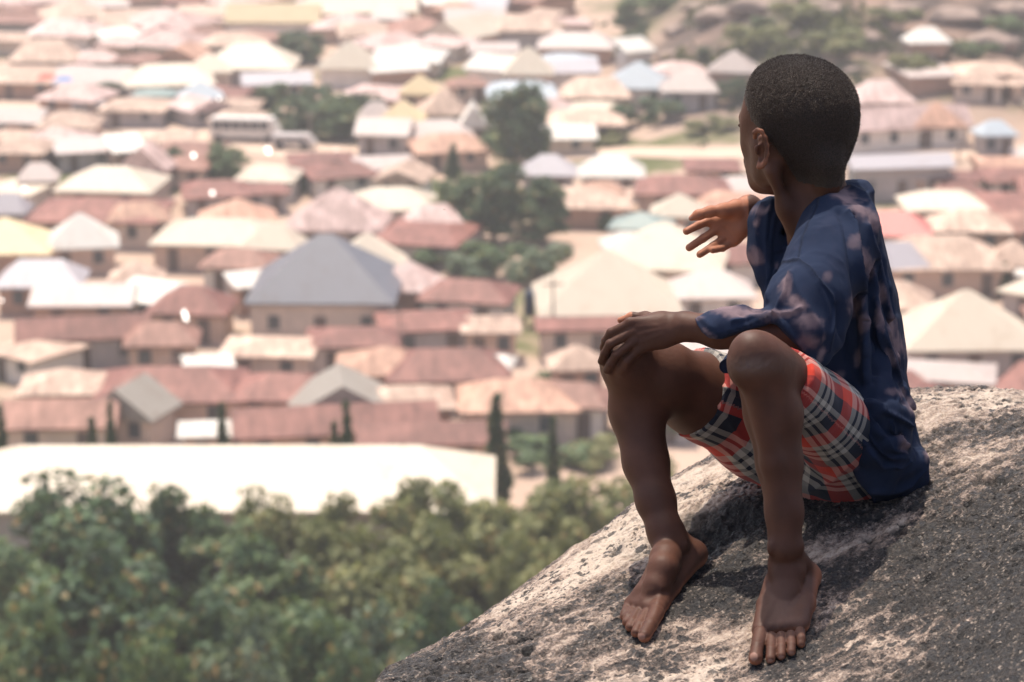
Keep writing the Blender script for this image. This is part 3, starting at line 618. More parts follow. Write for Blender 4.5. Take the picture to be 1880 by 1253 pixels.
def build_trees():
    DK = leaf_mat('leaves_dark', (0.014, 0.046, 0.026), (0.175, 0.285, 0.145)); MD = leaf_mat('leaves_mid', (0.034, 0.088, 0.042), (0.31, 0.42, 0.20))
    OL = leaf_mat('leaves_olive', (0.105, 0.130, 0.048), (0.44, 0.44, 0.20)); LT = leaf_mat('leaves_pale', (0.05, 0.10, 0.06), (0.36, 0.44, 0.30)); CY = leaf_mat('leaves_cypress', (0.014, 0.045, 0.014), (0.07, 0.14, 0.035))
    for (px, yb, w, h, k, m, lab) in [
        (948, 315, 150, 170, 'round', DK, 'tall dark tree standing above the others right of the road\'s end'),
        (838, 432, 110, 118, 'round', MD, 'leftmost tree of the cluster in the middle of the town'),
        (905, 446, 150, 146, 'round', DK, 'biggest dark tree in the middle of the tree cluster'),
        (995, 448, 120, 120, 'round', DK, 'right-hand dark tree of the cluster in the middle of the town'),
        (832, 330, 34, 66, 'cypress', DK, 'slim dark tree just left above the tree cluster'),
        (560, 114, 92, 54, 'round', DK, 'dark round tree near the top, between two cream roofs'), (522, 100, 40, 42, 'round', MD, 'small tree at the left side of the dark round tree near the top'),
        (415, 338, 92, 76, 'round', MD, 'green round tree below the bus'), (322, 322, 58, 52, 'round', DK, 'small dark tree left of the green round tree below the bus'),
        (562, 352, 44, 40, 'round', MD, 'small tree left above the tall faded pink pyramid roof'), (182, 194, 92, 42, 'round', DK, 'dark tree by the red and blue stalls'),
        (355, 112, 52, 34, 'round', DK, 'small dark tree left of the broad cream roof near the top'), (120, 86, 34, 20, 'round', DK, 'tiny dark tree in the upper left'),
        (500, 212, 80, 60, 'round', MD, 'leftmost tree of the green belt above the bus'), (545, 250, 110, 74, 'round', DK, 'front left tree of the green belt above the bus'), (610, 256, 120, 80, 'round', MD, 'front middle tree of the green belt'),
        (670, 215, 80, 46, 'round', DK, 'tree at the right end of the green belt'), (590, 205, 90, 48, 'round', DK, 'rear tree of the green belt'), (640, 245, 60, 60, 'round', MD, 'front right tree of the green belt'),
        (1160, 60, 80, 62, 'round', MD, 'tree at the top edge where the hill begins'), (1168, 104, 56, 52, 'round', DK, 'dark tree below the one at the top edge, foot of the hill'), (1345, 192, 66, 50, 'round', DK, 'dark tree just left of the boy\'s ear'),
        (1352, 362, 52, 46, 'round', DK, 'dark tree beside the boy\'s chin'), (1842, 546, 34, 66, 'cypress', DK, 'slim dark tree above the cream pyramid roof at right'), (1112, 424, 34, 32, 'round', DK, 'small tree left of the grey-green pyramid roof'),
        (1400, 60, 60, 30, 'round', MD, 'dark scrub tree on the hill above the boy'), (1290, 118, 34, 34, 'round', DK, 'small dark tree left of the pale hillside pyramid')]:
        tree_px('tree', px, yb, w * 1.06, h * 1.04, 'low' if k == 'round' else k, m, lab, group='trees of the town', var=int(px) % 3)
    for i, (px, yb, w, h, m, lab) in enumerate([
        (905, 500, 120, 60, MD, 'green bush in front of the tree cluster'), (985, 515, 120, 62, LT, 'pale green bush below right of the tree cluster'), (800, 492, 96, 42, MD, 'low green bush left below the tree cluster'), (860, 510, 90, 40, LT, 'low pale bush between two green bushes under the tree cluster'),
        (1190, 226, 120, 46, DK, 'dark bushes on the slope below the light blue pyramid'), (1110, 258, 110, 26, OL, 'low olive bush right of the tall dark tree'), (720, 318, 100, 20, MD, 'low green hedge right of the road'), (1480, 44, 110, 40, OL, 'olive bush on the hill above the boy\'s head'), (1540, 100, 120, 44, OL, 'olive bush right of the boy\'s head top'),
        (1400, 96, 110, 48, OL, 'olive bush on the hill left of the boy\'s head'), (1790, 110, 80, 36, MD, 'green bush on the hillside at right'), (1680, 140, 80, 40, OL, 'olive bush on the hillside right of the boy\'s head'), (1310, 240, 90, 26, OL, 'low olive bush on the bare slope left of the boy\'s face'),
        (1000, 700, 50, 18, MD, 'small bush between rust roofs left of the resting hand'), (425, 660, 46, 20, MD, 'small bush between rust roofs above the white lean-to'), (1210, 20, 90, 36, MD, 'green bush at the top edge on the hill'), (1640, 40, 90, 26, OL, 'olive bush near the top edge at right'), (1850, 60, 80, 30, MD, 'green bush near the upper right corner')]):
        tree_px('bush', px, yb, w, h, 'bushy', m, lab, 'bush', 'bushes of the town and the hill', var=i % 2)
    for (px, yt, w, d, lab) in [(0, 742, 24, 131, 'cypress at the left edge behind the long white hall'), (168, 764, 26, 131, 'shorter cypress left of a taller one, behind the hall at left'), (200, 734, 24, 131, 'cypress in front of the corrugated brown roof'), (407, 737, 25, 131, 'cypress in front of the low white roof behind the hall'),
                           (636, 734, 27, 131, 'cypress in front of the grey-beige front gable'), (613, 772, 26, 131, 'stunted cypress touching the one at the grey-beige front gable'), (911, 720, 38, 129, 'tallest cypress, at the right end of the long white hall'), (1016, 762, 22, 131, 'slim cypress left of the far shin')]:
        dd = 139.5; r = W(px, yt, 1.0); r = r / r[1]; z = float(terrain_z(r[0] * dd, dd))
        tree('cypress', r[0] * dd, dd, 1.7 * w / FPX * dd, r[2] * dd - z, 'cypress', CY, lab, 'cypress', 'cypresses behind the long white hall', 0)
    front = [  # px, ytop, distance, width px, material, label
        (150, 862, 116, 300, DK, 'dark tree whose top covers the left part of the long white hall'), (268, 880, 119, 200, DK, 'dark tree right of the one over the hall\'s left part'), (30, 985, 112, 220, MD, 'green tree at the left edge of the photo'), (190, 985, 104, 340, DK, 'big dark tree in the lower left'), (30, 1100, 98, 240, MD, 'green tree in the lower left corner'),
        (395, 940, 118, 200, MD, 'green tree below the middle of the long white hall'), (490, 892, 121, 150, OL, 'olive tree with thin top over the white hall\'s eave'), (600, 900, 122, 140, OL, 'olive tree right of the first thin-topped one'), (480, 1000, 110, 260, MD, 'green tree in the lower middle left'), (360, 1070, 100, 260, DK, 'dark tree at the bottom between two lighter trees'),
        (640, 950, 116, 230, OL, 'green tree under the right part of the white hall'), (735, 885, 120, 190, OL, 'green tree at the white hall\'s right end'), (845, 870, 119, 220, OL, 'olive tree right of the white hall\'s end'), (560, 1080, 100, 300, MD, 'green tree at the bottom middle'), (430, 1130, 94, 240, LT, 'pale green tree at the bottom left of the middle'),
        (720, 1000, 108, 260, OL, 'green tree left of the boulder\'s lower edge'), (690, 1110, 97, 240, LT, 'pale green tree just above the boulder\'s lower left end'), (850, 960, 112, 240, OL, 'dark tree beside the boulder\'s slope'), (960, 900, 116, 240, OL, 'olive tree above the boulder\'s slope'), (1060, 862, 122, 240, OL, 'olive tree left of the far shin'),
        (1180, 850, 124, 220, OL, 'olive tree seen between the boy\'s legs and the boulder'), (980, 975, 108, 200, OL, 'low olive tree just above the boulder\'s slope'), (280, 1130, 92, 220, MD, 'green tree at the bottom edge, left'), (120, 1150, 90, 240, DK, 'dark tree at the bottom edge, far left'), (810, 1070, 100, 220, DK, 'dark tree low beside the boulder'), (600, 1170, 90, 220, DK, 'dark tree at the bottom edge, middle')]
    for i, (px, yt, d, w, m, lab) in enumerate(front):
        tree_air('tree', px, yt, d, w * 1.1, 'low', m, lab, var=i % 3)
    for i, (px, yb, w, h, m, lab) in enumerate([(1000, 852, 150, 46, MD, 'green bush right of the tallest cypress'), (1090, 850, 120, 40, OL, 'olive bush left of the far shin, under the rust roofs'), (960, 828, 90, 40, MD, 'bush at the foot of the tallest cypress'), (1230, 800, 90, 40, MD, 'bush seen between the boy\'s legs')]):
        tree_px('bush', px, yb, w, h, 'bushy', m, lab, 'bush', 'bushes of the town and the hill', var=i % 2)

# ------------------------------------------------------------------ small things in the town
def build_small():
    tin = simple_mat('glint_metal', (0.85, 0.85, 0.85), 0.18, 0.6, Metallic=1.0)
    S_ = np.array([sx, sy, sz])
    for (px, py, w, h, lab) in [(402, 182, 10, 10, 'small added sun-glint sheet beside the light blue pyramid roof'), (617, 276, 8, 8, 'small added sun-glint sheet on the pole by the road'), (492, 277, 50, 18, 'broad added sun-glint sheet on the road below the bus'), (355, 286, 26, 14, 'added sun-glint sheet left of the green round tree'),
                           (390, 355, 26, 14, 'added sun-glint sheet among rust roofs below the green round tree'), (45, 347, 32, 14, 'added sun-glint sheet at the left, above the white pointed roof'), (2, 552, 16, 14, 'added sun-glint sheet at the left edge'), (427, 622, 22, 16, 'added sun-glint sheet left below the slate grey house'), (340, 580, 70, 16, 'pale added sun-glint sheet on a rust roof left of the slate grey house'),
                           (722, 575, 34, 20, 'tilted added sun-glint sheet at the right corner of the slate grey house'), (815, 545, 40, 12, 'added sun-glint sheet on the rust roof right of the slate grey pyramid'), (660, 760 - 72, 14, 12, 'small added sun-glint sheet on the orange tent roof'), (828, 622, 60, 14, 'pale added sun-glint sheet among rust roofs in the middle'), (947, 322, 34, 14, 'added sun-glint sheet under the tall dark tree'), (1448, 5, 1, 1, '')]:
        if w < 3 or (px > 640 and py > 340) or (px == 427): continue
        p, d = ground_hit(px, py, 3.4)
        n = -p / np.linalg.norm(p); hv = S_ / np.linalg.norm(S_) + n; hv /= np.linalg.norm(hv)
        hv = hv + np.array([0.10 + 0.04 * math.sin(px), 0.06, 0]); q = Vector(hv).to_track_quat('Z', 'X')  # sheets added for the glints, turned to mirror the sun
        W_, H_ = 0.42 * w / FPX * d, 0.40 * h / FPX * d
        v, f = join_vf([box_vf(-W_ / 2, W_ / 2, -H_ / 2, H_ / 2, -0.02, 0.02), box_vf(-W_ / 2, W_ / 2, -0.06, 0.06, -0.10, -0.022)])
        o = obj('glint_sheet', pm('glint_sheet', v, f), tin); o.location = p; o.rotation_mode = 'QUATERNION'; o.rotation_quaternion = q
        tag(o, lab, 'metal sheet', 'added sun-glint sheets')
    # bus on the road
    def vehicle(px, py, L, Hh, colr, name, lab, rz):
        p, d = ground_hit(px, py); root = empty(name, (p[0], p[1], float(terrain_z(p[0], p[1])) + 0.22), rz); tag(root, lab, name)
        body = simple_mat(name + '_paint', colr, 0.35, 0.5)
        prof = [(-L / 2, .45), (-L / 2, Hh - .15), (-L / 2 + .2, Hh), (L / 2 - .7, Hh), (L / 2 - .25, Hh * .62), (L / 2, Hh * .5), (L / 2, .45)]
        n = len(prof); V = [(x, -1.0, z) for x, z in prof] + [(x, 1.0, z) for x, z in prof]
        F = [tuple(range(n)), tuple(range(2 * n - 1, n - 1, -1))] + [(i, n + i, n + (i + 1) % n, (i + 1) % n) for i in range(n)]
        obj('body', pm('body', V, F), body, root)
        gl = simple_mat('vehicle_glass', (0.05, 0.06, 0.07), 0.15, 0.6)
        k = max(3, int(L / 1.2))
        for i in range(k):
            x0 = -L / 2 + 0.35 + i * (L - 1.3) / k
            v, f = box_vf(x0, x0 + (L - 1.3) / k - 0.14, -1.03, -1.003, Hh * .55, Hh - .3); obj('window', pm('window', v, f), gl, root)
        for x in (-L / 2 + 0.9, L / 2 - 1.1):
            for y_ in (-0.98, 0.98):
                v, f = tube_vf([(x, y_ - 0.12, 0.4), (x, y_ + 0.12, 0.4)], [0.4, 0.4], 14); obj('wheel', pm('wheel', v, f), simple_mat('tyre', (0.03, 0.03, 0.03)), root)
    vehicle(452, 262, 7.4, 2.5, (0.72, 0.66, 0.60), 'bus', 'pale bus driving on the road above the green round tree', -0.10)
    vehicle(540, 276, 4.6, 1.5, (0.55, 0.5, 0.48), 'car', 'pale car on the road right of the bus', -0.05)
    vehicle(168, 216, 4.3, 1.5, (0.06, 0.06, 0.08), 'car', 'dark car on the road left of the bus', 0.05)
    # stalls
    for (px, py, colr, lab) in [(88, 178, (0.65, 0.13, 0.10), 'market stall with a red canopy at the left'), (120, 184, (0.12, 0.25, 0.55), 'market stall with a blue canopy right of the red one'), (48, 245, (0.5, 0.04, 0.06), 'small dark red stall below the road at left'), (955, 312, (0.08, 0.3, 0.7), 'stall with a bright blue canopy at the foot of the tall dark tree')]:
        p, d = ground_hit(px, py); root = empty('market_stall', (p[0], p[1], float(terrain_z(p[0], p[1]))), 0.1); tag(root, lab, 'stall', 'market stalls')
        v, f = roof_vf(2.6, 2.2, 0.55, 2.0, 1.0, 'hip'); obj('canopy', pm('canopy', v, f), simple_mat('canopy_%d' % px, colr, 0.8), root)
        for a in (-1.15, 1.15):
            for b in (-0.95, 0.95):
                v, f = tube_vf([(a, b, -0.3), (a, b, 2.0)], [0.04, 0.04], 6); obj('post', pm('post', v, f), simple_mat('bark', (0.13, 0.10, 0.08)), root)
        v, f = box_vf(-1.0, 1.0, -0.7, 0.5, 0.7, 0.8); obj('counter', pm('counter', v, f), simple_mat('wall_mud', (0.3, 0.19, 0.14)), root)
    # water tank on a stand beside the tall cream pyramid
    d0 = ground_hit(972, 600)[1]; r = W(972, 585, 1.0); r = r / r[1] * d0
    zt = float(terrain_z(r[0], d0)); root = empty('water_tank', (r[0], d0, zt)); tag(root, 'dark blue water tank on a stand left of the tall cream pyramid roof', 'water tank')
    top = W(972, 533, 1.0); top = (top / top[1] * d0)[2] - zt; hb = top - 1.9
    v, f = tube_vf([(0, 0, hb), (0, 0, hb + 0.08), (0, 0, hb + 1.5), (0, 0, hb + 1.8), (0, 0, hb + 1.9)], [0.30, 0.42, 0.42, 0.28, 0.18], 16); obj('tank', pm('tank', v, f), simple_mat('tank_blue', (0.03, 0.05, 0.09), 0.4), root)
    v, f = join_vf([tube_vf([(a, b, -0.5), (a * 0.8, b * 0.8, hb)], [0.05, 0.05], 6) for a in (-.4, .4) for b in (-.4, .4)] + [box_vf(-0.42, 0.42, -0.42, 0.42, hb - 0.10, hb - 0.01)]); obj('stand', pm('stand', v, f), simple_mat('stand_steel', (0.12, 0.12, 0.13)), root)
    # utility poles
    for (px, yt, yb, lab) in [(617, 284, 352, 'utility pole at the near side of the road'), (735, 556, 690, 'thin utility pole right of the slate grey pyramid house'), (1015, 500, 640, 'thin utility pole in front of the tall cream pyramid'), (205, 190, 240, 'utility pole on the road at left'), (570, 200, 268, 'utility pole right of the bus'), (320, 640, 745, 'utility pole before the broad rust roof at left'), (1760, 250, 300, 'utility pole near the long pillared building')]:
        p, d = ground_hit(px, yb); h = (yb - yt) / FPX * d; root = empty('utility_pole', (p[0], p[1], float(terrain_z(p[0], p[1])))); tag(root, lab, 'utility pole', 'utility poles')
        v, f = tube_vf([(0, 0, -0.6), (0, 0, h * .5), (0, 0, h)], [0.12, 0.10, 0.07], 8); obj('post', pm('post', v, f), simple_mat('pole_wood', (0.30, 0.24, 0.20)), root)
        v, f = box_vf(-0.8, 0.8, -0.05, 0.05, h - 0.6, h - 0.48); obj('crossarm', pm('crossarm', v, f), simple_mat('pole_wood', (0.30, 0.24, 0.20)), root)
    # boulders on the hill
    rs = random.Random(5); hm = simple_mat('hill_rock', (0.33, 0.25, 0.21), 0.95, 0.2)
    spots = [(1330, 30, 90), (1400, 12, 120), (1250, 60, 60), (1520, 20, 90), (1600, 70, 60), (1690, 110, 70), (1760, 30, 110), (1830, 80, 100), (1230, 105, 50), (1860, 20, 80), (1450, 70, 60), (1750, 150, 60), (1850, 160, 80), (1290, 15, 70), (1660, 20, 70), (1570, 130, 50)]
    for i, (px, py, w) in enumerate(spots):
        p, d = ground_hit(px, py); r = w / FPX * d / 2
        u, v_ = np.meshgrid(np.linspace(0, 2 * np.pi, 22, endpoint=False), np.linspace(0.0, np.pi, 12))
        q = np.stack([np.cos(u) * np.sin(v_), np.sin(u) * np.sin(v_), np.cos(v_)], -1); q = q * (1 + 0.42 * fbm(q * 2.1 + i * 5, 4))[..., None]
        q = q * np.array([r, r * 0.8, r * rs.uniform(.28, .42)]); V = q.reshape(-1, 3)
        k = np.arange(11)[:, None] * 22 + np.arange(22)[None]; k2 = np.arange(11)[:, None] * 22 + (np.arange(22)[None] + 1) % 22
        F = np.stack([k, k2 * 0 + k + 22, k2 + 22, k2], -1).reshape(-1, 4)
        o = obj('hill_boulder', np_mesh('hill_boulder', V, F), hm, None, (p[0], p[1], p[2]))
        side = 'left of' if px < 1460 else 'right of'
        tag(o, '%s %s hillside boulder %s the top edge, %s the boy\'s head' % (['pale', 'brown', 'rounded', 'broad'][i % 4], ['flat', 'humped', 'lumpy', 'low'][(i // 4) % 4], ['at', 'just under', 'well below'][0 if py < 35 else 1 if py < 90 else 2], side), 'boulder', 'boulders on the hillside')
    # low scrub covering the hillside: too many to count
    g = np.random.default_rng(3); Vs, Fs, Ts = [], [], []
    n = 26000; X = g.uniform(5, 150, n); Y = g.uniform(235, 470, n)
    t = sstep(5, 26, X - (Y - 250) * 0.04) * sstep(240, 290, Y); keep = (fbm(np.stack([X / 9, Y / 9, 0 * X], -1), 3) > 0.18) & (g.random(n) < t)
    X, Y = X[keep], Y[keep]; Z = terrain_z(X, Y); n = len(X)
    c = np.stack([X, Y, Z], -1)[:, None] + g.standard_normal((n, 5, 3)) * [0.5, 0.5, 0.25] + [0, 0, 0.5]; c = c.reshape(-1, 3); m_ = len(c)
    a = g.standard_normal((m_, 3)); b = g.standard_normal((m_, 3)); a /= np.linalg.norm(a, axis=1, keepdims=True); b -= a * (a * b).sum(1, keepdims=True); b /= np.linalg.norm(b, axis=1, keepdims=True)
    s_ = (0.3 + 0.35 * g.random(m_))[:, None]
    V = np.stack([c - a * s_, c + b * s_ * .7, c + a * s_, c - b * s_ * .7], 1).reshape(-1, 3)
    so = obj('scrub', np_mesh('scrub', V, np.arange(4 * m_).reshape(-1, 4), False, {'tone': np.repeat(g.random(m_), 4)}), leaf_mat('leaves_scrub', (0.030, 0.036, 0.022), (0.105, 0.105, 0.060)))
    tag(so, kind='stuff')
    # an insect in the air in front of the tree cluster
    root = empty('flying_insect', W(815, 385, 3.7)); tag(root, 'tiny pale insect flying in front of the tree cluster', 'insect')
    im = simple_mat('insect', (0.5, 0.42, 0.3), 0.5)
    v, f = tube_vf([(-0.0018, 0, 0), (-0.0008, 0, 0.0003), (0.001, 0, 0.0002), (0.002, 0, -0.0002)], [0.0002, 0.0006, 0.0005, 0.0002], 8); obj('body', pm('body', v, f), im, root)
    for s in (-1, 1):
        v, f = box_vf(0, 0.0034, -0.0008, 0.0008, 0, 0.0001); w_ = obj('wing', pm('wing', v, f), simple_mat('insect_wing', (0.75, 0.7, 0.6), 0.4), root); w_.rotation_euler = (0, -0.5 if s > 0 else math.pi + 0.5, 0); w_.location = (0, 0, 0.0006)

def build_haze():
    m = bpy.data.materials.new('haze'); m.use_nodes = True; t = m.node_tree
    for n in list(t.nodes):
        if n.type == 'BSDF_PRINCIPLED': t.nodes.remove(n)
    v = t.nodes.new('ShaderNodeVolumePrincipled'); v.inputs['Density'].default_value = HAZE; v.inputs['Color'].default_value = (0.97, 0.93, 0.92, 1); v.inputs['Anisotropy'].default_value = 0.3
    out = [n for n in t.nodes if n.type == 'OUTPUT_MATERIAL'][0]; t.links.new(v.outputs[0], out.inputs['Volume'])
    V, F = box_vf(-2300, 2300, -450, 2700, -60, 100); o = obj('haze', pm('haze', V, F), m); tag(o, kind='stuff')
HAZE = 0.00075
# ------------------------------------------------------------------ the boulder the boy sits on
_sil = [(690, 1253, 3.25), (780, 1180, 3.36), (880, 1110, 3.47), (1000, 1020, 3.60), (1160, 930, 3.75), (1300, 845, 3.85), (1440, 775, 3.9),
        (1580, 722, 3.92), (1690, 696, 3.92), (1800, 711, 3.85), (1880, 722, 3.80)]
_con = [(1388, 1224, 2.96), (1490, 1095, 3.15), (1178, 1184, 3.17), (1298, 1035, 3.37), (1560, 918, 3.36), (1690, 900, 3.36),
        (1850, 1250, 2.74), (1850, 1000, 3.09), (1850, 850, 3.38), (1400, 950, 3.46), (1180, 1020, 3.5), (950, 1200, 3.2), (1600, 1250, 2.83),
        (1250, 1253, 3.00)]
def _basis(x, y):
    x = x - 0.3; y = y - 3.3
    return np.stack([1 + 0 * x, x, y, x * x, x * y, y * y, x ** 3, x * x * y, x * y * y, y ** 3], -1)
def _basis_d(x, y, rx, ry):
    e = 1e-4
    return (_basis(x + rx * e, y + ry * e) - _basis(x - rx * e, y - ry * e)) / (2 * e)
_A, _B = [], []
for (px, py, d) in _con + _sil:
    w = W(px, py, d); _k = 3.5 if (px, py, d) in _sil else 1.0
    _A.append(_k * _basis(w[0], w[1])); _B.append(_k * w[2])
for (px, py, d) in _sil:
    w = W(px, py, d); r = w / d
    _A.append(1.0 * _basis_d(w[0], w[1], r[0], r[1])); _B.append(1.0 * r[2])
_A = np.array(_A); _B = np.array(_B)
_reg = np.diag([0, 0, 0, .002, .002, .002, .01, .01, .01, .01])
_cf = np.linalg.solve(_A.T @ _A + _reg ** 2 * 10, _A.T @ _B)
def rock_z(x, y):
    xc = np.clip(x, -0.45, 0.84); yc = np.clip(y, 2.5, 4.1)
    z = _basis(xc, yc) @ _cf
    e = 1e-3
    gx = (_basis(xc + e, yc) @ _cf - _basis(xc - e, yc) @ _cf) / (2 * e)
    gy = (_basis(xc, yc + e) @ _cf - _basis(xc, yc - e) @ _cf) / (2 * e)
    dx = x - xc; dy = y - yc
    gx = np.where(dx > 0, np.clip(gx, -0.3, 0.10), gx); gy = np.where(dy < 0, np.maximum(gy, -0.02), gy)
    sat = lambda v, k: np.sign(v) * k * (1 - np.exp(-np.abs(v) / k))
    z = z + np.where((gx > 0) & (dx > 0), gx * sat(dx, 0.35), gx * dx) + np.where(gy * dy > 0, gy * sat(dy, 0.4), gy * dy)
    # the boulder rounds away outside the part the photograph shows
    z = z - 0.35 * np.where(dx < 0, dx * dx, 0.6 * dx * dx) - 0.35 * dy * dy
    s = np.clip(-0.17 - x, 0, 9); z = z - 1.1 * s - 1.6 * s * s / (1 + s)
    return z
def on_rock(px, py, lift=0.0):
    """depth along the axis at which the ray through (px,py) meets the boulder raised by lift"""
    r = W(px, py, 1.0); lo, hi = 2.3, 4.4
    prev = None
    for d in np.linspace(lo, hi, 211):
        g = r[2] * d - (rock_z(r[0] * d, r[1] * d) + lift)
        if g < 0: return float(d - 0.01 * (-g) / max(1e-6, (prev - g)) if prev is not None else d)
        prev = g
    return 3.6

def build_rock():
    # variable grid: fine where the photograph looks, coarse outside
    def axis(a, b, lo, hi, fine, n):
        g1 = lo - (np.linspace(0, 1, n) ** 2.2)[::-1][:-1] * (lo - a)
        g2 = np.arange(lo, hi, fine)
        g3 = hi + (np.linspace(0, 1, n) ** 2.2) * (b - hi)
        return np.concatenate([g1, g2, g3])
    xs = axis(-4.2, 5.0, -0.30, 0.98, 0.0021, 40); ys = axis(-0.8, 8.5, 2.55, 4.15, 0.0026, 40)
    X, Y = np.meshgrid(xs, ys)
    Z = rock_z(X, Y)
    p = np.stack([X, Y, Z], -1)
    # grain flows down the left flank
    ang = RAD(35)
    q = np.stack([(X * math.cos(ang) + Y * math.sin(ang)) * 1.0, (-X * math.sin(ang) + Y * math.cos(ang)), Z], -1)
    big = fbm(p * 2.3 + 3, 3) * 0.012
    med = fbm(q * np.array([9, 20, 9]) + 9, 3) * 0.0042
    fine = fbm(q * np.array([60, 95, 60]) + 1, 3) * 0.0021
    grit = fbm(q * np.array([210, 260, 210]), 2) * 0.0009
    # flakes: terraces in a coarse noise give small ledges
    t = fbm(q * np.array([16, 34, 16]) + 31, 4)
    ter = (np.abs((t * 3.0) % 1.0 - 0.5) ** 0.6 - 0.6) * 0.0034
    # pits
    zone = sstep(-0.5, 0.4, fbm(p * 3.1 + 8, 2))
    pits = -np.clip(vnoise(p * np.array([52, 66, 52]) + 5) - 0.42, 0, 1) * 0.026 * zone - np.clip(vnoise(p * np.array([120, 150, 120]) + 15) - 0.45, 0, 1) * 0.010 * (0.3 + zone)
    cr = fbm(q * np.array([5, 11, 5]) + 51, 4)
    pits = pits - 0.0045 * np.exp(-(cr / 0.028) ** 2) * sstep(-0.2, 0.5, fbm(p * 2.2 + 4, 2))
    # the cracked hollow behind the feet
    def hollow(px, py, rad, dep, sq=1.0):
        w = W(px, py, on_rock(px, py))
        return -dep * np.exp(-(((X - w[0]) / rad) ** 2 + ((Y - w[1]) / (rad * sq)) ** 2) * (1 + 0.6 * fbm(p * 14 + 2, 2)))
    hol = hollow(1300, 975, 0.050, 0.020, 0.9) + hollow(1345, 948, 0.040, 0.016, 0.7) + hollow(1268, 962, 0.03, 0.010, 0.9) + hollow(1131, 1007, 0.0075, 0.008, 1.6) + hollow(1425, 945, 0.05, 0.012, 0.6)
    hol += hollow(1120, 1023, 0.005, 0.004, 1.4)
    hol *= 1.0 + 0.5 * fbm(p * 55, 2)
    # keep contact places close to the fitted surface
    att = np.ones_like(X)
    for (px, py, d) in _con[:6]:
        w = W(px, py, d); att *= 1 - 0.75 * np.exp(-(((X - w[0]) ** 2 + (Y - w[1]) ** 2) / 0.06 ** 2))
    dz = (big * 0.7 + med * 1.4) * att + fine * 1.2 + grit * 1.6 + ter * 1.2 + pits + hol
    Z = Z + dz
    # outside the detailed part sink to the hillside under it
    R = np.hypot((X - 0.6) / 4.4, (Y - 3.6) / 4.6)
    Z = Z - 2.6 * np.clip(R - 0.62, 0, 9) ** 1.3 * 2
    V = np.stack([X, Y, Z], -1).reshape(-1, 3)
    ny, nx = X.shape
    i = np.arange(ny - 1)[:, None] * nx + np.arange(nx - 1)[None]
    F = np.stack([i, i + 1, i + 1 + nx, i + nx], -1).reshape(-1, 4)
    # stone tones: lichen bands and dark stains, with light and shade painted in
    def spot(px, py, rad):
        w = W(px, py, on_rock(px, py))
        return np.exp(-((X - w[0]) ** 2 + (Y - w[1]) ** 2) / rad ** 2)
    pale = 0 * X  # pale lichen, plus sunlight on the left flank painted as cream
    for (px, py, rad, a) in [(1180, 960, .12, 1), (1260, 890, .10, 1), (1100, 1010, .13, 1), (1000, 1080, .10, .9), (1320, 870, .08, .9), (960, 1120, .07, .5), (1340, 1170, .06, .9), (1290, 1210, .07, .9), (1180, 1250, .07, .7),
                             (1240, 1240, .06, .9), (1540, 1010, .06, .55), (1600, 980, .07, .4), (1560, 1190, .07, .65), (1620, 1130, .05, .5), (1390, 1110, .04, .6), (1640, 1240, .06, .5), (1800, 740, .15, .7), (1650, 950, .05, .3),
                             (1530, 1100, .06, .45), (1750, 800, .1, .3)]:
        pale = np.maximum(pale, a * spot(px, py, rad))
    dark = 0 * X  # stains, plus painted shade beside the far foot and under the seat
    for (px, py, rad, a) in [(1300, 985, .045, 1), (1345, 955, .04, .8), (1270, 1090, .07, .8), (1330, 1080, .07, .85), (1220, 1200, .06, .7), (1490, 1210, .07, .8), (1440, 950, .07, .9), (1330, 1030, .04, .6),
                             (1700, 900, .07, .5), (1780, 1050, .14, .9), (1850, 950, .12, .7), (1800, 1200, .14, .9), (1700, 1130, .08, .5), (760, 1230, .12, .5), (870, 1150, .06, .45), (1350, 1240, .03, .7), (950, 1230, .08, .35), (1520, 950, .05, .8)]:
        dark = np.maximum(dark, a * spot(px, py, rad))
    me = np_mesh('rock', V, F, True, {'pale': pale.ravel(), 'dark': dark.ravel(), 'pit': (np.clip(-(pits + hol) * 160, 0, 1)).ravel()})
    m = NT('weathered_granite')
    co = m.coord('Object'); cs_ = m.coord('Object', (1.0, 1.0, 1.0))
    rot = m.n('ShaderNodeMapping'); rot.inputs['Rotation'].default_value = (0, 0, -ang)
    tc = m.n('ShaderNodeTexCoord'); m.l(tc.outputs['Object'], rot.inputs[0])
    rs_ = m.n('ShaderNodeMapping'); rs_.inputs['Scale'].default_value = (0.8, 2.2, 1.5); m.l(rot.outputs[0], rs_.inputs[0]); qo = rs_.outputs[0]
    a_p = m.attr('pale'); a_d = m.attr('dark'); a_pit = m.attr('pit')
    n_big = m.noise(qo, 7, 6, 0.62, 0.4)
    n_med = m.noise(qo, 26, 6, 0.72, 0.5)
    n_st = m.noise(co, 4.2, 6, 0.66, 0.6)
    n_fin = m.noise(co, 230, 4, 0.7)
    f = m.math('ADD', m.math('MULTIPLY', n_big, 0.7), m.math('MULTIPLY', n_med, 0.75))
    f = m.math('ADD', f, m.math('MULTIPLY', n_fin, 0.42))
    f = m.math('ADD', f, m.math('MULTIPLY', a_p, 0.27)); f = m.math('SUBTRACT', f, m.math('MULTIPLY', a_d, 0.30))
    f = m.math('SUBTRACT', f, 0.42)
    f = m.math('MULTIPLY_ADD', m.math('SUBTRACT', f, 0.52), 2.0, 0.50)
    f = m.math('ADD', f, m.math('MULTIPLY', m.math('SUBTRACT', n_st, 0.5), 1.1))
    col = m.ramp(f, [(0.22, (0.016, 0.013, 0.012)), (0.40, (0.052, 0.040, 0.034)), (0.54, (0.155, 0.115, 0.094)), (0.70, (0.34, 0.258, 0.205)), (0.95, (0.52, 0.43, 0.35))])
